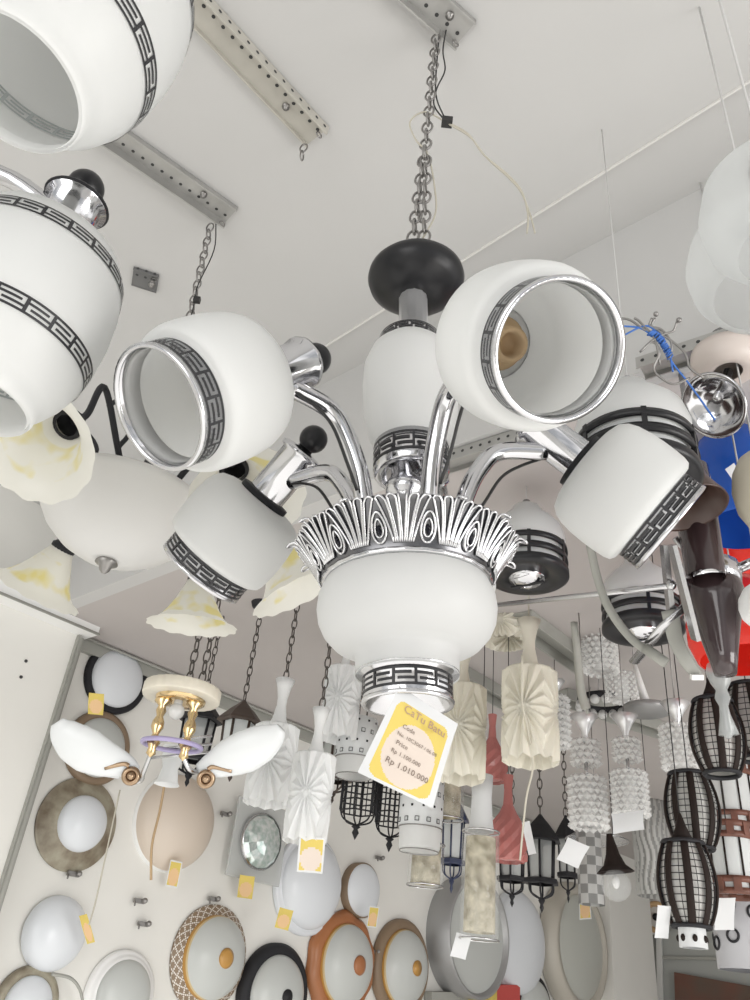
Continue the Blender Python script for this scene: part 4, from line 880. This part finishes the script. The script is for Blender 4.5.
wall_lamp('large beige-rimmed oval-looking wall lamp, rightmost on the back wall', 568, 946, 58, [('rim', [(1, .02), (1, .16), (.92, .28), (.82, .30), (.78, .20)], mat('beige_rim_enamel', (.50, .47, .41), .45), {}), ('glass_dome', dome(.80, .12, .22), mat('greenish_grey_glass', (.50, .51, .47), .3), {})])
wall_lamp('dark-rimmed wall lamp cut off by the bottom edge, right of the drum', 530, 1012, 34, [('rim', [(1, .02), (1, .14), (.92, .2), (.82, .18)], M_blackm, {}), ('glass_dome', dome(.84, .3, .15), M_domegrey, {})])
# square crystal plate
p = onwall(252, 842); o = thing('crystal_wall_lamp', 'clear square glass wall lamp with a faceted greenish lens', 'wall lamp', fr(p, -WN, Vector((0, 0, 1))))
s_ = wall_depth(252, 842)/F0
mb = MB(); mb.box(72*s_, 70*s_, .012, T(0, 0, .05)); mb.build('glass_plate', mat('frosted_plate_glass', (.66, .68, .67), .2, alpha=.55), o, bevel=.004)
mb = MB(); mb.lathe([(25*s_, .055), (25*s_, .075), (21*s_, .092), (13*s_, .104), (5*s_, .110), (1e-5, .111)], 14, None, 0, None, None, None, False); mb.lathe([(26*s_, .056), (26.5*s_, .07), (25*s_, .078)], 40, None, 1); mb.build('faceted_lens', [M_lens, M_chrome2], o)
mb = MB(); mb.lathe([(12*s_, 0), (12*s_, .045)], 24); mb.build('spacer', M_chrome2, o)
# packets at the foot of the wall display
def wallbox(label, x0, y0, x1, y1, m, off, name='carton'):
    mb = MB(); a = [onwall(x, y, off) for x, y in ((x0, y1), (x1, y1), (x1, y0), (x0, y0))]; b = [q+WN*(off-.01) for q in a]
    mb.add(a+b, [[0, 1, 2, 3]]+[[i, i+4, (i+1) % 4+4, (i+1) % 4] for i in range(4)]+[[7, 6, 5, 4]], 0, None, False); return tag(mb.build(name, m), label, 'box', 'cartons at the bottom edge')
wallbox('yellow carton at the bottom edge below the grey drum', 474, 990, 497, 1030, M_yellow, .10)
wallbox('red carton at the bottom edge, right of the yellow one', 496, 985, 520, 1030, mat('red_card', (.55, .08, .07), .5), .08)
wallbox('grey carton at the bottom edge, left of the yellow one', 432, 992, 474, 1030, M_trim, .06)

# loose cords on the wall and small fixings
def cord(label, pts, m=M_wire, r=.004, off=.03, fnp=None):
    mb = MB(); mb.tube(spline([onwall(x, y, off) for x, y in pts], 6), r, 6); return tag(mb.build('loose_cord', m), label, 'cord')
cord('tan cord hanging in front of the peach globe wall lamp', [(166, 775), (160, 810), (152, 845), (151, 880)], M_socket, .005, .42)
cord('thin cord running down from the brass fixture to the left globe', [(120, 790), (108, 845), (96, 900), (89, 925)], M_wire, .003, .36)
cord('grey cord looping between the lamps at the bottom left', [(52, 974), (70, 978), (80, 990), (84, 1010)], M_trim, .006, .10)
for lb, x, y in (('small dark wall hook between the two lower left globes', 73, 874), ('small grey fixing on the wall left of centre', 143, 924), ('wire hook on the wall right of the peach globe', 225, 814), ('small fixing above the lattice-rimmed lamp', 213, 899), ('flat grey fixing beneath the peach globe', 139, 901), ('dark fixing above the amber lamps', 374, 952), ('dark fixing on the bare wall above the lower amber lamps', 379, 858)):
    mb = MB(); M = fr(onwall(x, y, .02), -WN, WR); mb.box(.05, .018, .012, M); mb.ball(.012, M @ T(.02, .004, .012), 0, 10); mb.tube([M @ Vector((-.02, 0, 0)), M @ Vector((-.03, -.02, .02))], .004, 6)
    tag(mb.build('wall_fixing', M_link), lb, 'fixing', 'small fixings on the back wall')
for lb, x, y in (('upper dark screw hole in the bare left wall', 26, 661), ('lower dark screw hole in the bare left wall', 21, 677)):
    r_ = ray(x, y); p = EO+r_*((WD-.102)/r_.dot(WN)); mb = MB(); mb.lathe([(.007, 0), (.006, .003), (1e-5, .004)], 10, fr(p, -WN)); tag(mb.build('screw', M_hole), lb, 'screw')

# ------------------------------------------------------------------ channels on the low ceiling
def channel(label, p0, p1):
    a, b = atz(*p0, ZLO), atz(*p1, ZLO); d = b-a; L = d.length; S = fr(a, Vector((0, 0, 1)), d); mb = MB()
    mb.box(L, .09, .006, S @ T(L/2, 0, -.004)); mb.box(L, .006, .05, S @ T(L/2, -.045, -.026)); mb.box(L, .006, .05, S @ T(L/2, .045, -.026))
    tag(mb.build('ceiling_channel', M_trim), label, 'rail', 'steel channels on the shaded ceiling')
channel('grey steel ceiling channel behind the upper cream pendant', (520, 612), (588, 662))
channel('grey steel ceiling channel behind the cream pendant next to the price tag', (440, 657), (520, 703))
channel('grey steel ceiling channel above the crystal pendants', (560, 690), (690, 735))

# ------------------------------------------------------------------ small tags
def swing(label, px, py, wpx, hpx, d, rot, kind):
    c = at(px, py, d); k = d/F0; a = math.radians(rot); ux = AR*math.cos(a)-AU*math.sin(a); uy = -AR*math.sin(a)-AU*math.cos(a); uz = AF
    nu, nv = 14, 18; vs = []; fs = []; ms = []
    for j in range(nv+1):
        for i in range(nu+1):
            u, v = i/nu-.5, j/nv-.5; vs.append(c+ux*(u*wpx*k)+uy*(v*hpx*k)+uz*(.10*wpx*k*math.sin(3*v+1.5*u)))
    for j in range(nv):
        for i in range(nu):
            fs.append([j*(nu+1)+i, j*(nu+1)+i+1, (j+1)*(nu+1)+i+1, (j+1)*(nu+1)+i]); u, v = (i+.5)/nu-.5, (j+.5)/nv-.5
            m = 0
            if kind != 'w':
                m = 2 if (u/.42)**2+((v-.12)/.34)**2 < 1 else (1 if abs(u) < .46 and abs(v) < .47 else 0)
            ms.append(m)
    mb = MB(); mb.add(vs, fs, ms)
    cols = {'w': [M_paper], 'y': [M_paper, M_yellow, M_pink], 'o': [M_yellow, M_yellow, M_orange], 'p': [M_paper, M_yellow, M_orange]}[kind]
    n_ = 'swing_tag'; return tag(mb.build(n_, cols), label, 'price tag', 'small paper tags on the lamps')
wd = lambda x, y, o=.3: wall_depth(x, y)*(1-o/WD)
swing('orange and yellow tag on the dark-rimmed lamp at upper left', 96, 704, 15, 22, wd(96, 704), 5, 'o')
swing('yellow and pink tag at the right of the lower left milk glass globe', 87, 929, 8, 30, wd(87, 929, .2), -15, 'o')
swing('narrow orange tag under the peach globe', 174, 874, 12, 28, wd(174, 874, .1), 12, 'p')
swing('yellow tag under the square crystal wall lamp', 246, 887, 15, 24, wd(246, 887, .1), 8, 'o')
swing('yellow and pink tag hanging under the front white pleated pendant', 311, 855, 26, 38, 2.2, 5, 'y')
swing('yellow and pink tag at the lower left of the ribbed white dome', 284, 919, 14, 22, wd(284, 919, .3), 15, 'o')
swing('small orange tag below the little drum-sided wall lamp', 373, 917, 10, 22, wd(373, 917, .2), 8, 'p')
swing('yellow tag at the top of the large beige-rimmed wall lamp', 585, 908, 12, 24, wd(585, 908, .4), -4, 'p')
swing('tilted white tag just left of the checkered cylinder', 573, 853, 24, 26, 2.4, 24, 'w')
swing('white tag on the lower end of a crystal pendant', 628, 822, 32, 22, 2.3, -8, 'w')
swing('small white tag hanging under the tall gold cylinder', 461, 946, 16, 26, 2.25, 14, 'w')
swing('tall white tag left of the lowest bamboo lantern', 663, 922, 14, 34, 1.9, 4, 'w')
swing('white tag hanging under the lower wooden lantern', 725, 914, 20, 34, 2.2, 0, 'w')
swing('white label stuck on the cobalt blue shade', 736, 476, 11, 24, 1.7, -35, 'w')
swing('thin white strip tag beside the lower red bottle pendant', 529, 838, 8, 34, 2.5, -12, 'w')
swing('white card behind the left banana-shaped glass', 106, 772, 26, 12, wd(106, 772, .5), 8, 'w')

# ------------------------------------------------------------------ light
w = bpy.data.worlds.new('daylight'); sc.world = w; w.use_nodes = True; nt = w.node_tree; N = nt.nodes; L = nt.links; bgd = N['Background']
tc = N.new('ShaderNodeTexCoord'); nz = N.new('ShaderNodeTexNoise'); nz.inputs['Scale'].default_value = 1.6; nz.inputs['Detail'].default_value = 3
rp = N.new('ShaderNodeValToRGB'); rp.color_ramp.elements[0].position = .38; rp.color_ramp.elements[0].color = (.40, .41, .42, 1); rp.color_ramp.elements[1].position = .58; rp.color_ramp.elements[1].color = (1, .99, .97, 1)
L.new(tc.outputs['Generated'], nz.inputs['Vector']); L.new(nz.outputs['Fac'], rp.inputs['Fac']); L.new(rp.outputs['Color'], bgd.inputs['Color']); bgd.inputs['Strength'].default_value = 1.36
def area(name, loc, tgt, sx, sy, e, c=(1, 1, 1)):
    l = bpy.data.lights.new(name, 'AREA'); l.shape = 'RECTANGLE'; l.size = sx; l.size_y = sy; l.energy = e; l.color = c
    o = bpy.data.objects.new(name, l); col.objects.link(o); o.matrix_world = fr(loc, Vector(loc)-Vector(tgt)); return o
area('front_fill_light', (-2.2, -3.0, 1.6), (0, 1.5, 2.2), 3.5, 2.2, 70, (1, .99, .97))  # added soft fill behind the camera, standing for daylight from the front
area('side_fill_light', (3.2, -.6, 1.2), (.6, 2.2, 2.0), 2.0, 1.6, 70, (1, .98, .95))  # added fill from the right to brighten the back wall, not a window
area('floor_fill_light', (.3, 1.6, .04), (.3, 1.6, 3), 4.5, 4.5, 54, (1, .99, .97))  # added upward fill for the shade undersides, in place of floor bounce
sc.view_settings.view_transform = 'Standard'; sc.view_settings.look = 'None'; sc.view_settings.exposure = 0.0
sc.cycles.max_bounces = 8; sc.cycles.transparent_max_bounces = 16; sc.cycles.caustics_reflective = False; sc.cycles.caustics_refractive = False; sc.cycles.sample_clamp_indirect = 3
